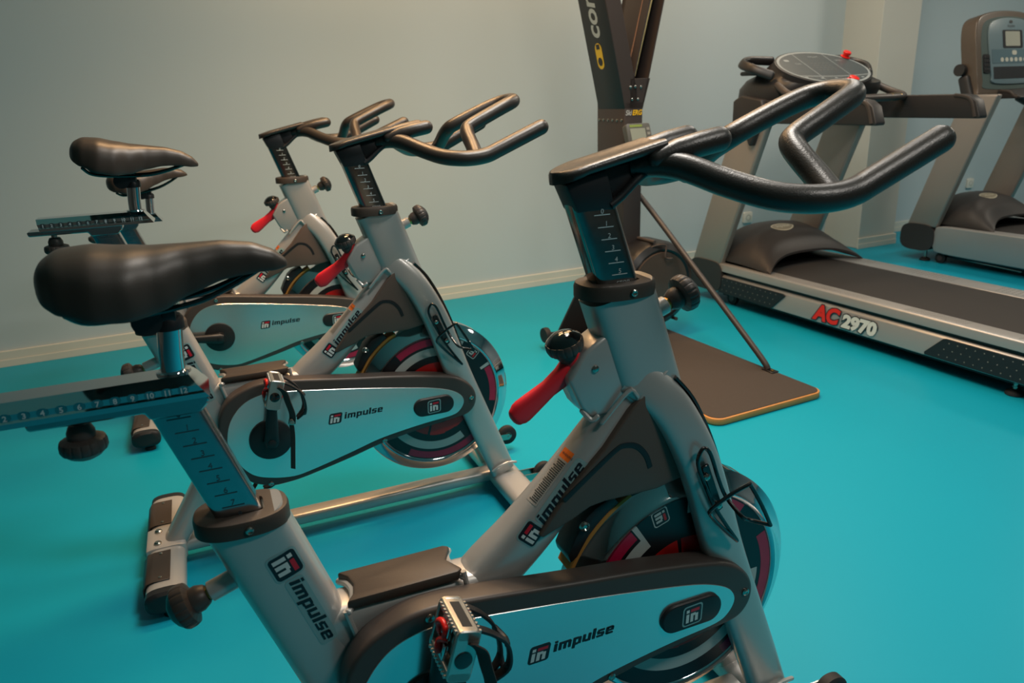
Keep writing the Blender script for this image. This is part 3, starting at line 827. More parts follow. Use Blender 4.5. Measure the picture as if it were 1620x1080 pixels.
BIKE1, ASM = build_bike('nearest silver indoor cycling bike, cut off by the bottom of the picture')
del BIKE1['_asm']
def find(root, nm): return [c for c in root.children if c.name.split('.')[0] == nm]
def pose(root, asm, dz, slide, tilt, wheel, crank):
    for kind, o in asm:
        o.location.x += -.335 * dz; o.location.z += dz
        if kind in ('slide', 'saddle'): o.location.x += slide
        if kind == 'saddle': o.rotation_euler.y = R(tilt)
    for w in find(root, 'flywheel'): w.rotation_euler.y = R(wheel)
    for c in find(root, 'crank'):
        c.rotation_euler.y = R(crank)
        for p in c.children: p.rotation_euler.y -= R(crank)
copies = []
for lab in ('middle silver indoor cycling bike of the row, strap tail hanging from raised pedal',
            'farthest silver indoor cycling bike, third of the row, closest to the back wall'):
    mp = {}; r = copy_tree(BIKE1, None, mp); r['label'] = lab
    copies.append((r, [(k, mp[o]) for k, o in ASM]))
pose(BIKE1, ASM, 0, 0, 0, 0, 0)
pose(copies[0][0], copies[0][1], .0725, .064, 8.5, 62, 0)
pose(copies[1][0], copies[1][1], -.054, .076, -5, 72, -90)
BIKE1.location = (0, -LOFF, 0)
copies[0][0].location = (-.1199, .9941 - LOFF, 0); copies[0][0].rotation_euler.z = .00424
copies[1][0].location = (-.2021, 1.9868 - LOFF, 0); copies[1][0].rotation_euler.z = -.0022

# ------------------------------------------------------------------ treadmills (local: x across, y towards the front/wall, z up)
TFR = mat('treadmill_silver', (168, 166, 164), .42, metal=.5)
TUP = mat('treadmill_upright', (158, 148, 140), .45, metal=.45)
TBLK = mat('treadmill_dark_plastic', (46, 42, 41), .5, bump=.1, bscale=400)
BELT = mat('running_belt', (42, 38, 36), .75, bump=.5, bscale=350, var=.08, vscale=60)
RAILTOP = mat('side_rail_top', (178, 176, 164), .45, metal=.2)
CONS = mat('console_dark', (40, 38, 38), .4)
FACE = mat('console_face', (74, 80, 82), .35)
FACEL = mat('console_line', (150, 156, 156), .35)
FACEB = mat('console_blue', (104, 122, 128), .35)
LCD = mat('lcd_screen', (166, 164, 150), .3)
def upright(bm, x0, x1, y0, y1, z0, z1, w0, w1, mi=0):
    """leaning flat post: rear edge starts (y0,z0) -> (y1,z1)"""
    tb = bmesh.new()
    prism(tb, [(y0, z0), (y0 - w0, z0), (y1 - w1, z1), (y1, z1)], 'x', x0, x1, .012, 3)
    absorb(bm, tb, mi)
def hood(t, x0, x1, ya, yb, zb, zt, name='motor_hood'):
    """domed motor cover; ya front y, yb rear y at the corners; arched rear edge"""
    bm = bmesh.new(); cx = (x0 + x1) / 2; hw = (x1 - x0) / 2
    def f(u, v):
        xx = (u * 2 - 1); a = abs(xx)
        rear = yb + .10 * (1 - a ** 2.2)
        y = ya + (rear - ya) * v
        prof = [(0, .45), (.12, .78), (.3, .96), (.48, 1.0), (.65, .92), (.82, .70), (1.0, .36)]
        for p, q in zip(prof, prof[1:]):
            if v <= q[0] + 1e-9:
                k = (v - p[0]) / (q[0] - p[0]); h = p[1] + (q[1] - p[1]) * (k * k * (3 - 2 * k) * .4 + k * .6); break
        w = (1 - a ** 3.2) ** .8 if a < 1 else 0
        tail = .36 * (v > .999)
        h = h * (.12 + .88 * w) if v < 1 else h * (.0 + 1.0 * w)
        return V((cx + xx * hw, y, zb + (zt - zb) * h))
    vs = [[bm.verts.new(f(i / 32, j / 28)) for j in range(29)] for i in range(33)]
    lo = [[bm.verts.new((v.co.x, v.co.y, max(zb - .03, v.co.z - .012) if 0 < j else zb - .05)) for j, v in enumerate(r)] for r in vs]
    for i in range(32):
        for j in range(28):
            bm.faces.new((vs[i][j], vs[i + 1][j], vs[i + 1][j + 1], vs[i][j + 1])); bm.faces.new((lo[i][j], lo[i][j + 1], lo[i + 1][j + 1], lo[i + 1][j]))
        for j in (0, 28): bm.faces.new((vs[i][j], lo[i][j], lo[i + 1][j], vs[i + 1][j]))
    for j in range(28):
        for i in (0, 32): bm.faces.new((vs[i][j], vs[i][j + 1], lo[i][j + 1], lo[i][j]))
    h = finish(name, bm, TBLK, t, 50)
    # oval emblem on the dome
    c = f(.47, .64)
    el_ = lambda a, b: [(a * cos(2 * pi * k / 40), b * sin(2 * pi * k / 40)) for k in range(40)]
    tp, w = text_polys('Impulse', .030, 0, .25, .0006)
    decal('oval_emblem', [(el_(.075, .034), 0, 0), (el_(.068, .028), 1, 1)] + [(p[0], 0, 2) for p in shift(tp, -w / 2, -.010)], (c.x, c.y, c.z + .1), (1, 0, 0), (0, 1, 0),
          [mat('emblem_rim', (190, 182, 160), .4), mat('emblem_face', (138, 130, 112), .4)], h, h, (0, 0, 1), .0012, 3)
    return h
def handrail(t, x0, x1, y0, y1, zl, zh):
    """deep dark rail with a rounded end cap towards the runner (y1 < y0)"""
    bm = bmesh.new()
    prism(bm, [(y0, zl), (y0, zh), (y1 + .10, zh), (y1 + .06, zh - .006), (y1 + .025, zh - .03), (y1, zl + .01), (y1 + .003, zl)], 'x', x0, x1, .008, 3)
    o = finish('handrail', bm, TBLK, t)
    bm = bmesh.new()
    sweep(bm, catmull([(x0 + .001, y1 + .13, zh - .004), (x0 + .001, y1 + .075, zh - .012), (x0 + .001, y1 + .045, zh - .035), (x0 + .001, y1 + .022, zl + .008)], 5), (.008, .006), 3, 10, (1, 0, 0))
    finish('rail_trim', bm, DARKP, o)
def foot(t, x, y, zb):
    bm = bmesh.new()
    lathe(bm, [(.030, 0, 0), (.033, .004, 0), (.031, .012, 0), (.015, .022, 0), (.010, .024, 0), (.008, .024, 1), (.008, zb, 1)], (x, y, 0), (0, 0, 1), 28)
    for k in range(3): lathe(bm, [(.011, .03 + k * .012, 1), (.011, .034 + k * .012, 1)], (x, y, 0), (0, 0, 1), 6, 1)
    finish('levelling_foot', bm, [RUBBER, STEEL], t)
def wheel(t, x, y, r=.036):
    bm = bmesh.new(); lathe(bm, [(r * .5, -.014, 1), (r * .55, -.012, 0), (r, -.010), (r, .010), (r * .55, .012), (r * .5, .014, 1)], (x, y, r), (1, 0, 0), 28)
    finish('transport_wheel', bm, [RUBBER, mat('wheel_hub', (70, 48, 46), .4)], t)
def treadmill_flat():
    t = thing('treadmill', 'treadmill with red and white number lettering on its silver side and a low oval console', 'treadmill', (2.40, 2.30, 0), R(3.6), 'treadmills')
    Wd, yr = .70, -2.02
    bm = bmesh.new()
    for x0, x1 in ((.004, .10), (.60, .696)):
        prism(bm, [(x0, .185), (x1, .185), (x1, .215), (x0 + .004 if x0 < .3 else x1, .222), (x0, .218)], 'y', yr, .03, 0)
    for x0, x1 in ((.02, .10), (.60, .68)): box(bm, ((x0 + x1) / 2, (yr - .0) / 2, .178), (x1 - x0, -yr, .014))
    fr = None
    for side, (x0, x1) in enumerate(((0, .105), (.595, .70))):
        bmr = bmesh.new()
        prism(bmr, [(x0, .182), (x1, .182), (x1, .216), (x0 + .006, .224) if side == 0 else (x1 - .006, .224), (x0, .218)] if side == 0 else [(x0, .182), (x1, .182), (x1, .218), (x1 - .006, .224), (x0, .216)], 'y', yr, .03, .002, 1)
        rail = finish('side_rail', bmr, RAILTOP if False else TFR, t)
        for y0 in (-.16, -.62, -1.08, -1.54):
            polys = []
            for i in range(12):
                for j in range(5):
                    cx = x0 + .024 + j * .014 + (.007 if i % 2 else 0); cy = y0 - i * .022
                    polys.append(([(cx + .0032 * cos(2 * pi * k / 6), cy + .0032 * sin(2 * pi * k / 6)) for k in range(6)], 0))
            decal('grip_dots', polys, (0, 0, .30), (1, 0, 0), (0, 1, 0), [mat('grip_dot', (112, 112, 104), .6)], rail, rail, (0, 0, 1), .0006)
    bm.free()
    bm = bmesh.new()
    box(bm, (.35, (yr + .05) / 2, .168), (.66, -yr + .05, .02))
    finish('deck_core', bm, BLACKP, t)
    bm = bmesh.new()
    for x0, x1 in ((.61, .696),): prism(bm, [(x0, .064), (x1, .064), (x1, .150), (x1 - .012, .164), (x0 + .012, .164), (x0, .152)], 'y', yr, .10, .003, 1)
    finish('lower_frame', bm, TFR, t)
    bm = bmesh.new(); x0, x1 = .004, .09; prism(bm, [(x0, .064), (x1, .064), (x1, .150), (x1 - .012, .164), (x0 + .012, .164), (x0, .152)], 'y', yr, .10, .003, 1)
    lf = finish('lower_frame', bm, TFR, t)
    for x0, x1 in ((.012, .08),):
        pass
    bm = bmesh.new(); box(bm, (.35, (yr + .1) / 2, .05), (.58, -yr, .028)); finish('under_tray', bm, BLACKP, t)
    def cplate(poly, nm):
        for xa, xb in ((-.003, .004), (.696, .703)):
            bm = bmesh.new(); prism(bm, poly, 'x', xa, xb, .001, 1)
            tb = None
            o = finish('corner_plate', bm, mat('corner_plate_black', (24, 26, 30), .5), t)
            if xa < 0:
                polys = []
                ys = [p[0] for p in poly]; lo, hi = min(ys), max(ys)
                for i in range(40):
                    for j in range(3):
                        yy = hi - .03 - i * .035 - (.0175 if j % 2 else 0); zz = .086 + j * .028
                        if yy < lo + .03: continue
                        if nm == 'front' and yy < -.36 - (zz - .069) * -.0 - .02 and zz < .12: continue
                        if nm == 'rear' and yy > -1.21 - (zz - .08) * .9 - .02: continue
                        polys.append(([(yy + .0028 * cos(2 * pi * k / 6), zz + .0028 * sin(2 * pi * k / 6)) for k in range(6)], 0))
                decal('plate_dots', polys, (-.0031, 0, 0), (0, 1, 0), (0, 0, 1), [mat('dot_grey', (118, 118, 112), .5)], o, None, (-1, 0, 0), .0005)
    cplate([(.02, .067), (.02, .152), (-.44, .154), (-.452, .147), (-.372, .069), (-.362, .066)], 'front')
    cplate([(-1.205, .070), (-1.202, .080), (-1.275, .154), (-1.288, .157), (-2.0, .157), (-2.0, .068)], 'rear')
    # number lettering
    bm = None
    tpo, w1 = text_polys('AC', .098, 0, .25, .0095, .92)
    tp, _ = text_polys('AC', .098, 2, .25, .0050, .92)
    red_o = [(p[0], 0, 0) for p in tpo]; red = [(p[0], 2, 1) for p in tp]
    tpo, w2 = text_polys('2970', .080, 0, .15, .0092, 1.02); tp, _ = text_polys('2970', .080, 1, .15, .0048, 1.02)
    allp = red_o + red + shift([(p[0], 0, 0) for p in tpo], w1 + .004, 0) + shift([(p[0], 1, 1) for p in tp], w1 + .004, 0)
    sc = .345 / (w1 + w2 + .004)
    allp = [([(a * sc, b) for a, b in p[0]],) + p[1:] for p in allp]
    decal('model_lettering', allp, (.0, -.635, .082), (0, -1, 0), (0, 0, 1), [NAVY, mat('letter_white', (214, 214, 208), .4), mat('letter_red', (222, 38, 22), .4)], lf, None, (-1, 0, 0), .0006)
    bm = bmesh.new()
    def bprof(): return [(.208 , 0)]
    sweep(bm, [(.11, -.90, .196), (.35, -.90, .196), (.59, -.90, .196)], (.018, 1.11), 12, 40, (0, 1, 0))
    finish('running_belt', bm, BELT, t)
    bm = bmesh.new()   # front cap
    sweep(bm, [(-.006, .13, .146), (.35, .13, .146), (.706, .13, .146)], (.082, .128), 4, 40, (0, 1, 0))
    finish('front_cap', bm, TBLK, t)
    hood(t, .032, .69, .20, -.315, .225, .415)
    for x0, x1 in ((.0, .045), (.655, .70)):
        bm = bmesh.new(); upright(bm, x0, x1, .252, -.03, .20, .975, .222, .235)
        finish('upright', bm, TUP, t)
    handrail(t, -.006, .05, -.02, -.862, .950, 1.055); handrail(t, .65, .706, -.02, -.862, .950, 1.055)
    # console
    cy, cz, tl, rx, ry = -.25, 1.2, .5, .28, .16
    bm = bmesh.new()
    secs = [(-.05, .02, .30, .05), (.96, -.16, .33, .19), (1.02, -.19, .335, .215), (1.09, -.21, .335, .22), (1.14, -.235, .325, .2), (1.175, -.247, .30, .175)]
    rings = []; n = 48
    for zz, yc, a, b in [(.97, -.10, .33, .14), (1.02, -.125, .348, .19), (1.08, -.155, .348, .22), (1.12, -.19, .338, .215), (1.15, -.225, .31, .19)]:
        rings.append([bm.verts.new((.35 + u, yc + v, zz + (v * .18))) for u, v in sect(a, b, 3.0, n)])
    def el(a, b, h): return [bm.verts.new((.35 + a * cos(2 * pi * k / n), cy + b * sin(2 * pi * k / n) * cos(tl) - h * sin(tl) * 1, cz + b * sin(2 * pi * k / n) * sin(tl) + h * cos(tl) - .0)) for k in range(n)]
    rings.append(el(rx + .014, ry + .012, -.03)); rings.append(el(rx + .010, ry + .009, -.006)); rings.append(el(rx - .01, ry - .009, -.004))
    for r0, r1 in zip(rings, rings[1:]):
        for k in range(n): bm.faces.new((r0[k], r0[(k + 1) % n], r1[(k + 1) % n], r1[k]))
    bm.faces.new(rings[0][::-1]); bm.faces.new(rings[-1])
    con = finish('console', bm, CONS, t, 50)
    Nf = V((0, -sin(tl), cos(tl))); Uf = V((1, 0, 0)); Vf = V((0, cos(tl), sin(tl))); O = V((.35, cy, cz)) + Nf * -.0035
    def ellp(a, b, n=48, cx=0, cy_=0): return [(cx + a * cos(2 * pi * k / n), cy_ + b * sin(2 * pi * k / n)) for k in range(n)]
    polys = [(ellp(rx, ry), 1, 0), (ellp(rx * .955, ry * .925), 0, 1)]
    def ln(x0, y0, x1, y1, w=.004):
        dx, dy = x1 - x0, y1 - y0; l = math.hypot(dx, dy); nx, ny = -dy / l * w / 2, dx / l * w / 2
        polys.append(([(x0 + nx, y0 + ny), (x0 - nx, y0 - ny), (x1 - nx, y1 - ny), (x1 + nx, y1 + ny)], 1, 2))
    ln(-.10, .142, -.10, -.145); ln(.10, .142, .10, -.145)
    pa = [(rx * .95 * -1 + k * (rx * 1.9) / 20, -.075 - .015 * (1 - ((k - 10) / 10) ** 2) * 1.2) for k in range(21)]
    for p, q in zip(pa[1:-1], pa[2:]):
        if abs(p[0]) < rx * .86 and abs(q[0]) < rx * .86: ln(p[0], p[1], q[0], q[1], .005)
    for k in range(14):
        x = -.20 + k * .03
        polys.append((rrect(.02, .009, .003, 2, x, -.108 if abs(x) < .16 else -.095), 2 if k % 3 else 1, 2))
    polys.append((rrect(.03, .018, .006, 3, -.19, .07), 1, 2))
    for k in range(5):
        for j in range(4): polys.append((R4(-.06 + k * .026, -.03 + j * .022, -.042 + k * .026, -.022 + j * .022), 2, 2))
    for s_, xx, yy in (('TIME', -.16, .03), ('SPEED', .13, .06), ('INCLINE', -.02, .1)):
        tp, w = text_polys(s_, .018, 1); polys += [(p[0], 1, 2) for p in shift(tp, xx, yy)]
    decal('display', polys, O, Uf, Vf, [FACE, FACEL, mat('console_key', (92, 96, 96), .4)], con, None, Nf, .0006)
    def button(px, py, r, h, nm):
        bm = bmesh.new(); c = O + Uf * px + Vf * py
        lathe(bm, [(r * 1.25, -.004, 1), (r * 1.25, .004, 1), (r * .8, .006, 0), (r * .8, h * .5, 0), (r, h * .6, 0), (r, h * .9, 0), (r * .85, h, 0), (0, h * 1.02, 0)], c, Nf, 24)
        finish(nm, bm, [REDB, CONS], con)
    button(.235, .10, .020, .03, 'safety_key'); button(.055, -.145, .024, .022, 'stop_button')
    # tray wings and front grips
    bm = bmesh.new()
    for s in (-1, 1):
        loop = catmull([(.35 + s * .20, -.10, 1.235), (.35 + s * .30, -.06, 1.24), (.35 + s * .375, -.09, 1.225), (.35 + s * .385, -.17, 1.20), (.35 + s * .33, -.24, 1.165)], 6)
        sweep(bm, loop, (.022, .014), 3, 14, None, ('round', 'round'))
        box(bm, (.35 + s * .31, -.14, 1.18), (.12, .14, .02), .008)
    finish_split('bottle_tray', bm, CONS, con)
    bm = bmesh.new()
    for s in (-1, 1):
        sweep(bm, catmull([(.35 + s * .315, -.27, 1.12), (.35 + s * .335, -.36, 1.08), (.35 + s * .31, -.46, 1.055), (.35 + s * .22, -.50, 1.05), (.35 + s * .10, -.51, 1.05), (.35, -.51, 1.05)], 6), (.017, .017), 2.2, 18, None, ('round', 'flat'))
    gr = finish_split('front_grip', bm, DARKP, con)
    bm = bmesh.new()
    for s in (-1, 1): sweep(bm, [(.35 + s * .24, -.493, 1.0505), (.35 + s * .16, -.505, 1.05)], (.0185, .0185), 2.2, 18, (0, 0, 1))
    finish_split('pulse_sensor', bm, BRASS, con)
    bm = bmesh.new()
    for s in (-1, 1):
        prism(bm, [(-.05, 1.06), (-.10, 1.08), (-.235, 1.06), (-.26, 1.0), (-.215, .92), (-.185, .845), (-.165, .845), (-.13, .92), (-.05, .97)], 'x', .35 + s * .35 - .03, .35 + s * .35 + .03, .012, 3)
    finish_split('console_bracket', bm, TBLK, con)
    foot(t, .055, -1.54, .066); foot(t, .645, -1.54, .066)
    wheel(t, .06, -.03); wheel(t, .64, -.03)
    bm = bmesh.new()
    for x in (.09, .61): tube(bm, [(x, -.03, .036), (x, -.55, .052)], .008, 10)
    finish_split('lift_arm', bm, STEEL, t)
    return t
treadmill_flat()

def treadmill_round():
    t = thing('treadmill', 'far treadmill with tall upright console and rounded silver beam, cut off by right picture edge', 'treadmill', (4.16, 2.42, 0), R(3.6), 'treadmills')
    yr = -2.0
    for x0, x1 in ((0, .10), (.60, .70)):
        bm = bmesh.new()
        pr = catmull([(.03, .10, 0), (.045, .155, 0), (.03, .21, 0), (-.01, .238, 0), (-.30, .242, 0), (-1.2, .246, 0), (yr, .246, 0), (yr, .065, 0), (-1.2, .063, 0), (-.3, .066, 0), (-.02, .072, 0)], 5, True)
        prism(bm, [tuple(p)[:2] for p in pr], 'x', x0, x1, .012, 3)
        finish('side_beam', bm, TFR, t)
    bm = bmesh.new()
    sweep(bm, [(-.008, .145, .155), (.35, .145, .155), (.708, .145, .155)], (.085, .118), 3.2, 40, (0, 1, 0))
    finish('front_cap', bm, TBLK, t)
    bm = bmesh.new(); box(bm, (.35, -.95, .10), (.58, 1.9, .12), .006); finish('under_tray', bm, BLACKP, t)
    bm = bmesh.new(); sweep(bm, [(.11, -.95, .21), (.35, -.95, .21), (.59, -.95, .21)], (.018, 1.05), 12, 40, (0, 1, 0)); finish('running_belt', bm, BELT, t)
    hood(t, .045, .655, .20, -.32, .235, .43)
    for x0, x1 in ((.0, .05), (.65, .70)):
        bm = bmesh.new(); upright(bm, x0, x1, .23, -.03, .225, 1.03, .20, .21); finish('upright', bm, TUP, t)
    # console, leaning back
    O = V((.355, -.06, 1.02)); tl = R(12)
    Uf = V((1, 0, 0)); Vf = V((0, sin(tl), cos(tl))); Nf = V((0, -cos(tl), sin(tl)))
    MX = M((Uf, Vf, Nf)).transposed().to_4x4(); MX.translation = O
    def outline(w, wt, h, y0): return catmull([(-w * .86, y0, 0), (-w, y0 + .05, 0), (-w * 1.0, h * .45, 0), (-w * .98, h * .75, 0), (-w * .86, h * .93, 0), (-w * .5, h * 1.0, 0), (0, h * 1.02, 0), (w * .5, h * 1.0, 0), (w * .86, h * .93, 0), (w * .98, h * .75, 0), (w, h * .45, 0), (w, y0 + .05, 0), (w * .86, y0, 0)], 4, True)
    bm = bmesh.new()
    tb = bmesh.new()
    prism(tb, [(p.x, p.y) for p in outline(.315, .3, .475, -.01)], 'z', -.06, .04, .022, 4)
    absorb(bm, tb, 0, MX)
    con = finish('console', bm, mat('console_bronze', (88, 74, 62), .4, coat=.2), t, 50)
    bm = bmesh.new(); tb = bmesh.new(); prism(tb, [(p.x, p.y) for p in outline(.275, .3, .440, .03)], 'z', .038, .042, .001, 1); absorb(bm, tb, 0, MX)
    finish('console_inset', bm, FACEB if False else mat('console_green', (78, 90, 86), .4), con)
    bm = bmesh.new(); tb = bmesh.new(); prism(tb, [(p.x * (1 - .14 * (1 - p.y / .43)), p.y) for p in outline(.225, .3, .43, .06)], 'z', .041, .050, .002, 2); absorb(bm, tb, 0, MX)
    fp = finish('face_panel', bm, FACEB, con)
    P = lambda x, y, z=.0505: MX @ V((x, y, z))
    polys = [(R4(-.185, .085, .185, .155), 1), (R4(-.192, .175, .192, .255), 2), (rrect(.19, .105, .01, 3, .01, .315), 1)]
    polys += [(rrect(.14, .085, .004, 2, .01, .317), 3, 2)]
    for k in range(6): polys.append((rrect(.03, .024, .011, 4, -.10 + k * .044, .196), 4, 2))
    polys.append((rrect(.045, .026, .011, 4, .02, .236), 4, 2))
    tp, w = text_polys('Impulse', .022, 5); polys += [(p[0], 5, 2) for p in shift(tp, -w / 2 + .0, .385)]
    polys.append((rrect(.03, .016, .006, 3, 0, .415), 5, 2))
    decal('face_graphics', polys, P(0, 0), Uf, Vf, [FACEB, mat('face_dark', (40, 38, 40), .4), mat('face_teal', (84, 106, 114), .4), LCD, mat('key_white', (190, 186, 172), .4), INK], fp, None, Nf, .0006)
    for s in (-1, 1):
        bm = bmesh.new(); tb = bmesh.new()
        prism(tb, rrect(.06, .11, .012, 3, s * .238, .175), 'z', .040, .048, .002, 1)
        for k in range(4):
            for j in range(3): box(tb, (s * .238 + (j - 1) * .017, .140 + k * .024, .049), (.011, .016, .004), .001, 1, 1)
        absorb(bm, tb, None, MX); finish('speaker_grille', bm, [BLACKP, RUBBER], con)
    bm = bmesh.new()
    for s in (-1, 1):
        sweep(bm, catmull([(.35 + s * .315, -.06, .98), (.35 + s * .315, -.03, 1.04), (.35 + s * .315, .0, 1.12)], 4), (.035, .022), 2.6, 18, (1, 0, 0), ('round', 'round'))
        lathe(bm, [(.034, -.015), (.034, .015)], (.35 + s * .335, .02, 1.17), (1, 0, 0), 24)
        sweep(bm, catmull([(.35 + s * .325, -.14, .93), (.35 + s * .29, -.10, .94), (.35 + s * .23, -.07, .965), (.35 + s * .17, -.05, .995)], 5), (.03, .02), 2.6, 16, (0, 0, 1), ('round', 'round'))
    finish_split('console_neck', bm, TBLK, con)
    handrail(t, .22, .48, -.04, -.24, 1.00, 1.05)
    foot(t, .05, .105, .075); wheel(t, .05, -.005, .034); wheel(t, .65, -.005, .034); foot(t, .05, -1.5, .066)
    bm = bmesh.new(); tube(bm, [(.075, -.02, .045), (.075, -.5, .03)], .007, 10); finish_split('lift_arm', bm, STEEL, t)
treadmill_round()

# ------------------------------------------------------------------ ski training machine
def ski_machine():
    t = thing('ski_machine', 'black ski training machine with V-shaped arms, column and carpeted wooden platform', 'ski machine', (1.399, 1.02, 0), R(4.3))
    SB = mat('ski_black', (48, 42, 41), .5, bump=.1, bscale=500); SBD = mat('ski_black_gloss', (22, 21, 22), .35)
    CARPET = mat('platform_mat', (56, 49, 44), .85, bump=.6, bscale=260, var=.12, vscale=120)
    WOOD = mat('platform_wood', (186, 128, 66), .5, var=.12, vscale=25)
    bm = bmesh.new(); prism(bm, rrect(.53, 1.12, .045, 6, .265, .56), 'z', .002, .026, .004, 2)
    pl = finish('platform', bm, WOOD, t)
    bm = bmesh.new(); prism(bm, rrect(.516, 1.106, .042, 6, .265, .56), 'z', .025, .0285, .001, 1); finish('platform_mat', bm, CARPET, pl)
    # column
    xc, ya, yb = .345, .985, 1.20; hw = .048
    bm = bmesh.new(); box(bm, (xc, (ya + yb) / 2, .55), (hw * 2, yb - ya, 1.05), .004)
    col = finish('column', bm, SB, t)
    bm = bmesh.new()
    for k in range(6): lathe(bm, [(.006, 0), (.006, .003), (.003, .005), (0, .005)], (xc - hw, ya + .02 + k * .035, 1.0), (-1, 0, 0), 12)
    finish_split('column_rivet', bm, STEEL, col)
    bm = bmesh.new()
    tp, w = text_polys('SkiERG', .026, 0, .2, .0004)
    pol = []
    tp1, w1 = text_polys('Ski', .030, 0, .2, .0006); tp2, w2 = text_polys('ERG', .030, 1, .2, .0008)
    sc = .088 / (w1 + w2 + .002)
    pol = [([(a * sc, b) for a, b in p[0]], 0) for p in tp1] + [([((a + w1 + .002) * sc, b) for a, b in p[0]], 1) for p in tp2]
    decal('front_lettering', pol, (xc - .044, ya - .0005, 1.02), (1, 0, 0), (0, 0, 1), [mat('ski_letter_grey', (170, 176, 176), .4), mat('ski_letter_yellow', (226, 182, 32), .4)], col, None, (0, -1, 0), .0006)
    # arms
    def arm(s):
        bm = bmesh.new()
        tx = .225
        b0 = [(xc - hw if s < 0 else xc - hw * .1, 1.06), (xc + hw * .1 if s < 0 else xc + hw, 1.06)]
        z1 = 2.0
        lean = s * .30
        w0 = .085
        base = [V((xc - hw, 0, 1.045)), V((xc + hw, 0, 1.045))]
        if s < 0:
            q = [(xc - hw, 1.045), (xc + hw * .95, 1.045), (xc + hw * .55, 1.14), (xc - .115, 1.60), (xc - .225, 2.05), (xc - .30, 2.05)]
            q = [(xc - hw, 1.045), (xc + .02, 1.045), (xc + .018, 1.12), (xc - .215, 2.05), (xc - .285, 2.05)]
        else:
            q = [(xc - .02, 1.045), (xc + hw, 1.045), (xc + .285, 2.05), (xc + .215, 2.05), (xc - .018, 1.12)]
        # side-walled channel open to the front: back plate + two walls
        yf, yk = ya, yb - .01
        if s < 0:
            prism(bm, q, 'y', yf, yk, .003, 1)
        else:
            def ofs(p0, p1, t_):   # thin wall along an edge
                d = (V(p1) - V(p0)).normalized(); n_ = V((-d.y, d.x)) * t_
                return [tuple(V(p0)), tuple(V(p1)), tuple(V(p1) + n_), tuple(V(p0) + n_)]
            prism(bm, q, 'y', yk - .03, yk, .002, 1)
            prism(bm, ofs(q[1], q[2], .006), 'y', yf, yk, 0)
            prism(bm, ofs(q[3], q[4], .006), 'y', yf, yk, 0)
            prism(bm, [q[0], q[1], (xc + .085, 1.17), (xc - .03 + .01, 1.17)], 'y', yf, yf + .006, .001, 1)
        return finish('arm', bm, SB, t)
    la = arm(-1); ra = arm(1)
    bm = bmesh.new()
    for x, z in ((-.02, 1.135), (.005, 1.137), (.035, 1.135), (-.01, 1.085), (.02, 1.085)): lathe(bm, [(.006, 0), (.006, .003), (.003, .005), (0, .005)], (xc + x, ya - .0005, z), (0, -1, 0), 12)
    finish_split('arm_rivet', bm, STEEL, t)
    bm = bmesh.new(); tube(bm, [(xc + .015, ya + .02, 1.18), (xc + .245, ya + .03, 2.0)], .004, 10); finish('drive_cord', bm, mat('cord_cream', (206, 176, 120), .6), t)
    bm = bmesh.new(); tube(bm, [(xc + .0, ya + .05, 1.2), (xc + .21, ya + .05, 2.0)], .003, 8); finish('drive_cord', bm, mat('cord_brown', (110, 80, 60), .6), t)
    # lettering running up the side of the left arm
    wy = mat('ski_letter_yellow', (226, 182, 32)); wg = mat('ski_letter_grey', (170, 176, 176))
    pol = [(rrect(.105, .05, .024, 8, .052, .0), 0, 0), ([(.030 + .017 * cos(2 * pi * k / 20), .017 * sin(2 * pi * k / 20)) for k in range(20)], 2, 1), (R4(.080, -.013, .100, .013), 2, 1)]
    tp, w = text_polys('concept', .12, 1, .2, .003); pol += [(p[0], 1, 0) for p in shift(tp, .118, -.032)]
    decal('arm_lettering', pol, (xc - .1, ya + .115, 1.215), (0, 0, 1), (0, 1, 0), [wy, wg, SBD], la, la, (-1, 0, 0), .0008, 0)
    # monitor
    O = V((xc - .028, ya - .075, .935)); mt = M.Rotation(R(-20), 4, 'X') @ M.Rotation(R(0), 4, 'Z'); MX = M.Translation(O) @ mt
    bm = bmesh.new(); tb = bmesh.new(); prism(tb, rrect(.125, .105, .012, 4), 'y', -.012, .018, .003, 2); absorb(bm, tb, 0, MX)
    tube(bm, [O + V((0, .02, 0)), (xc, ya + .01, .93)], .012, 12)
    mon = finish('monitor', bm, mat('monitor_grey', (66, 68, 66), .4), t)
    Uf = mt @ V((1, 0, 0)); Vf = mt @ V((0, 0, 1)); Nf = mt @ V((0, -1, 0))
    pol = [(R4(-.045, -.035, .032, .030), 0), (R4(-.045, .036, .02, .046), 2)] + [(R4(.04, .02 - k * .02, .055, .032 - k * .02), 1) for k in range(3)]
    decal('monitor_screen', pol, MX @ V((0, -.0122, 0)), Uf, Vf, [mat('lcd_grey', (122, 130, 122), .3), mat('key_grey', (120, 122, 118), .4), mat('strip_green', (110, 130, 60), .4)], mon, None, Nf, .0005)
    # flywheel housing
    fc = V((.415, .98, .275))
    bm = bmesh.new()
    lathe(bm, [(.195, .0), (.2, -.006), (.2, -.13), (.19, -.15), (.165, -.165), (.15, -.158), (.12, -.15), (.105, -.15), (.1, -.12), (.06, -.115), (0, -.115)][::-1], fc + V((0, .04, 0)), (0, 1, 0), 56)
    fh = finish('fan_housing', bm, SBD, t, 30)
    bm = bmesh.new()
    lathe(bm, [(.118, -.002), (.150, -.002), (.152, .006), (.116, .006)], fc + V((0, -.125, 0)), (0, 1, 0), 48)
    finish('damper_ring', bm, mat('damper_bronze', (74, 62, 54), .3, coat=.3), fh)
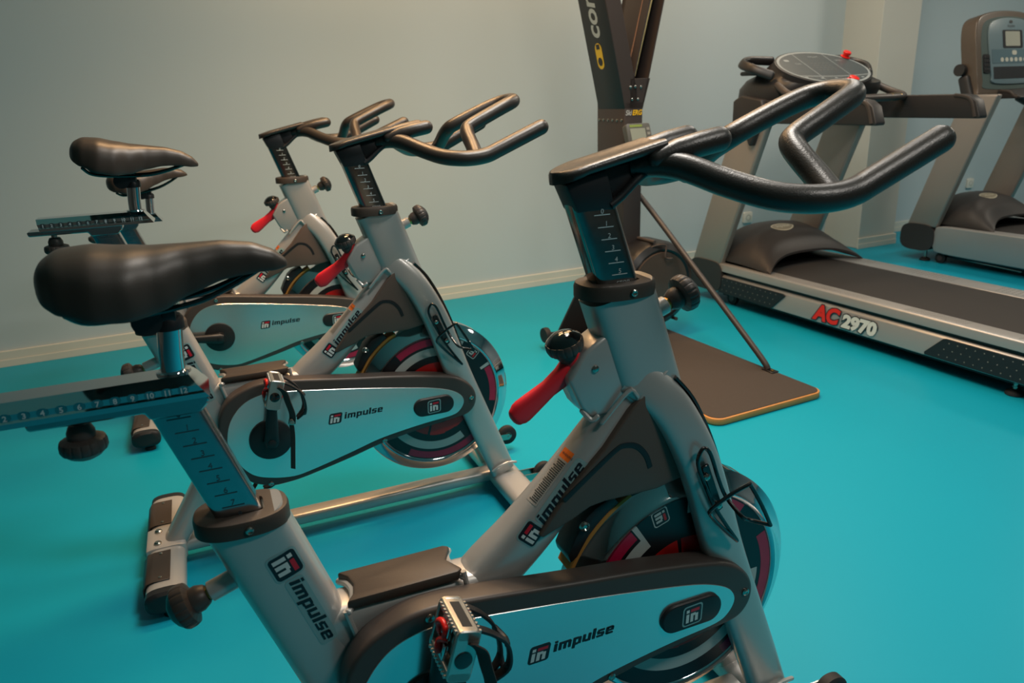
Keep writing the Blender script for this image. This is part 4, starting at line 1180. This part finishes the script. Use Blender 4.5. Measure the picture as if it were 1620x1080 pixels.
    bm = bmesh.new()
    for a in (20, 100, 210, 300): lathe(bm, [(.008, 0), (.008, .16)], fc + V((.205 * cos(R(a)), -.12, .205 * sin(R(a)))), (0, 1, 0), 10)
    tube(bm, catmull([fc + V((-.06, -.10, .165)), fc + V((-.03, -.12, .185)), fc + V((.02, -.13, .18)), fc + V((.01, -.14, .13)), fc + V((.05, -.14, .12))], 5), .004, 8)
    finish_split('housing_fitting', bm, DARKP, fh)
    # braces to the platform
    for s in (-1, 1):
        bm = bmesh.new()
        top = V((xc + s * .048, 1.08, .70)); bot = V((.265 + s * .245, .27, .045))
        tube(bm, catmull([top, top + (bot - top) * .08 + V((s * .02, 0, 0)), top + (bot - top) * .5 + V((s * .012, 0, 0)), top + (bot - top) * .93, bot + V((0, 0, -.012))], 6), .0125, 14)
        b = finish('brace', bm, SB, t)
        bm = bmesh.new(); box(bm, tuple(bot + V((0, -.012, -.014))), (.035, .06, .005), .001, 1); lathe(bm, [(.007, 0), (.007, .004), (0, .006)], bot + V((0, -.024, -.012)), (0, 0, 1), 12, 1)
        finish('brace_plate', bm, [SBD, BRASS], b)
    # splayed rear support
    bm = bmesh.new()
    prism(bm, [(-.03, .0285), (.545, .0285), (.50, .14), (.44, .42), (.25, .42), (.13, .30)], 'y', 1.06, 1.075, .003, 2)
    prism(bm, [(-.03, .0285), (.53, .0285), (.53, .034), (-.03, .034)], 'y', .98, 1.07, .001, 1)
    sp = finish('rear_support', bm, SBD, t)
    bm = bmesh.new(); lathe(bm, [(.009, 0), (.009, .004), (0, .007)], (.16, 1.02, .034), (0, 0, 1), 14); finish('support_bolt', bm, STEEL, sp)
    bm = bmesh.new(); lathe(bm, [(.012, -.012), (.034, -.012), (.036, 0), (.034, .012), (.012, .012)], (-.085, 1.04, .075), (1, 0, 0), 24)
    tube(bm, [(-.085, 1.04, .075), (.0, 1.065, .06)], .012, 12)
    finish('transport_wheel', bm, RUBBER, t)
    # black handle hanging at the left
    return t
ski_machine()
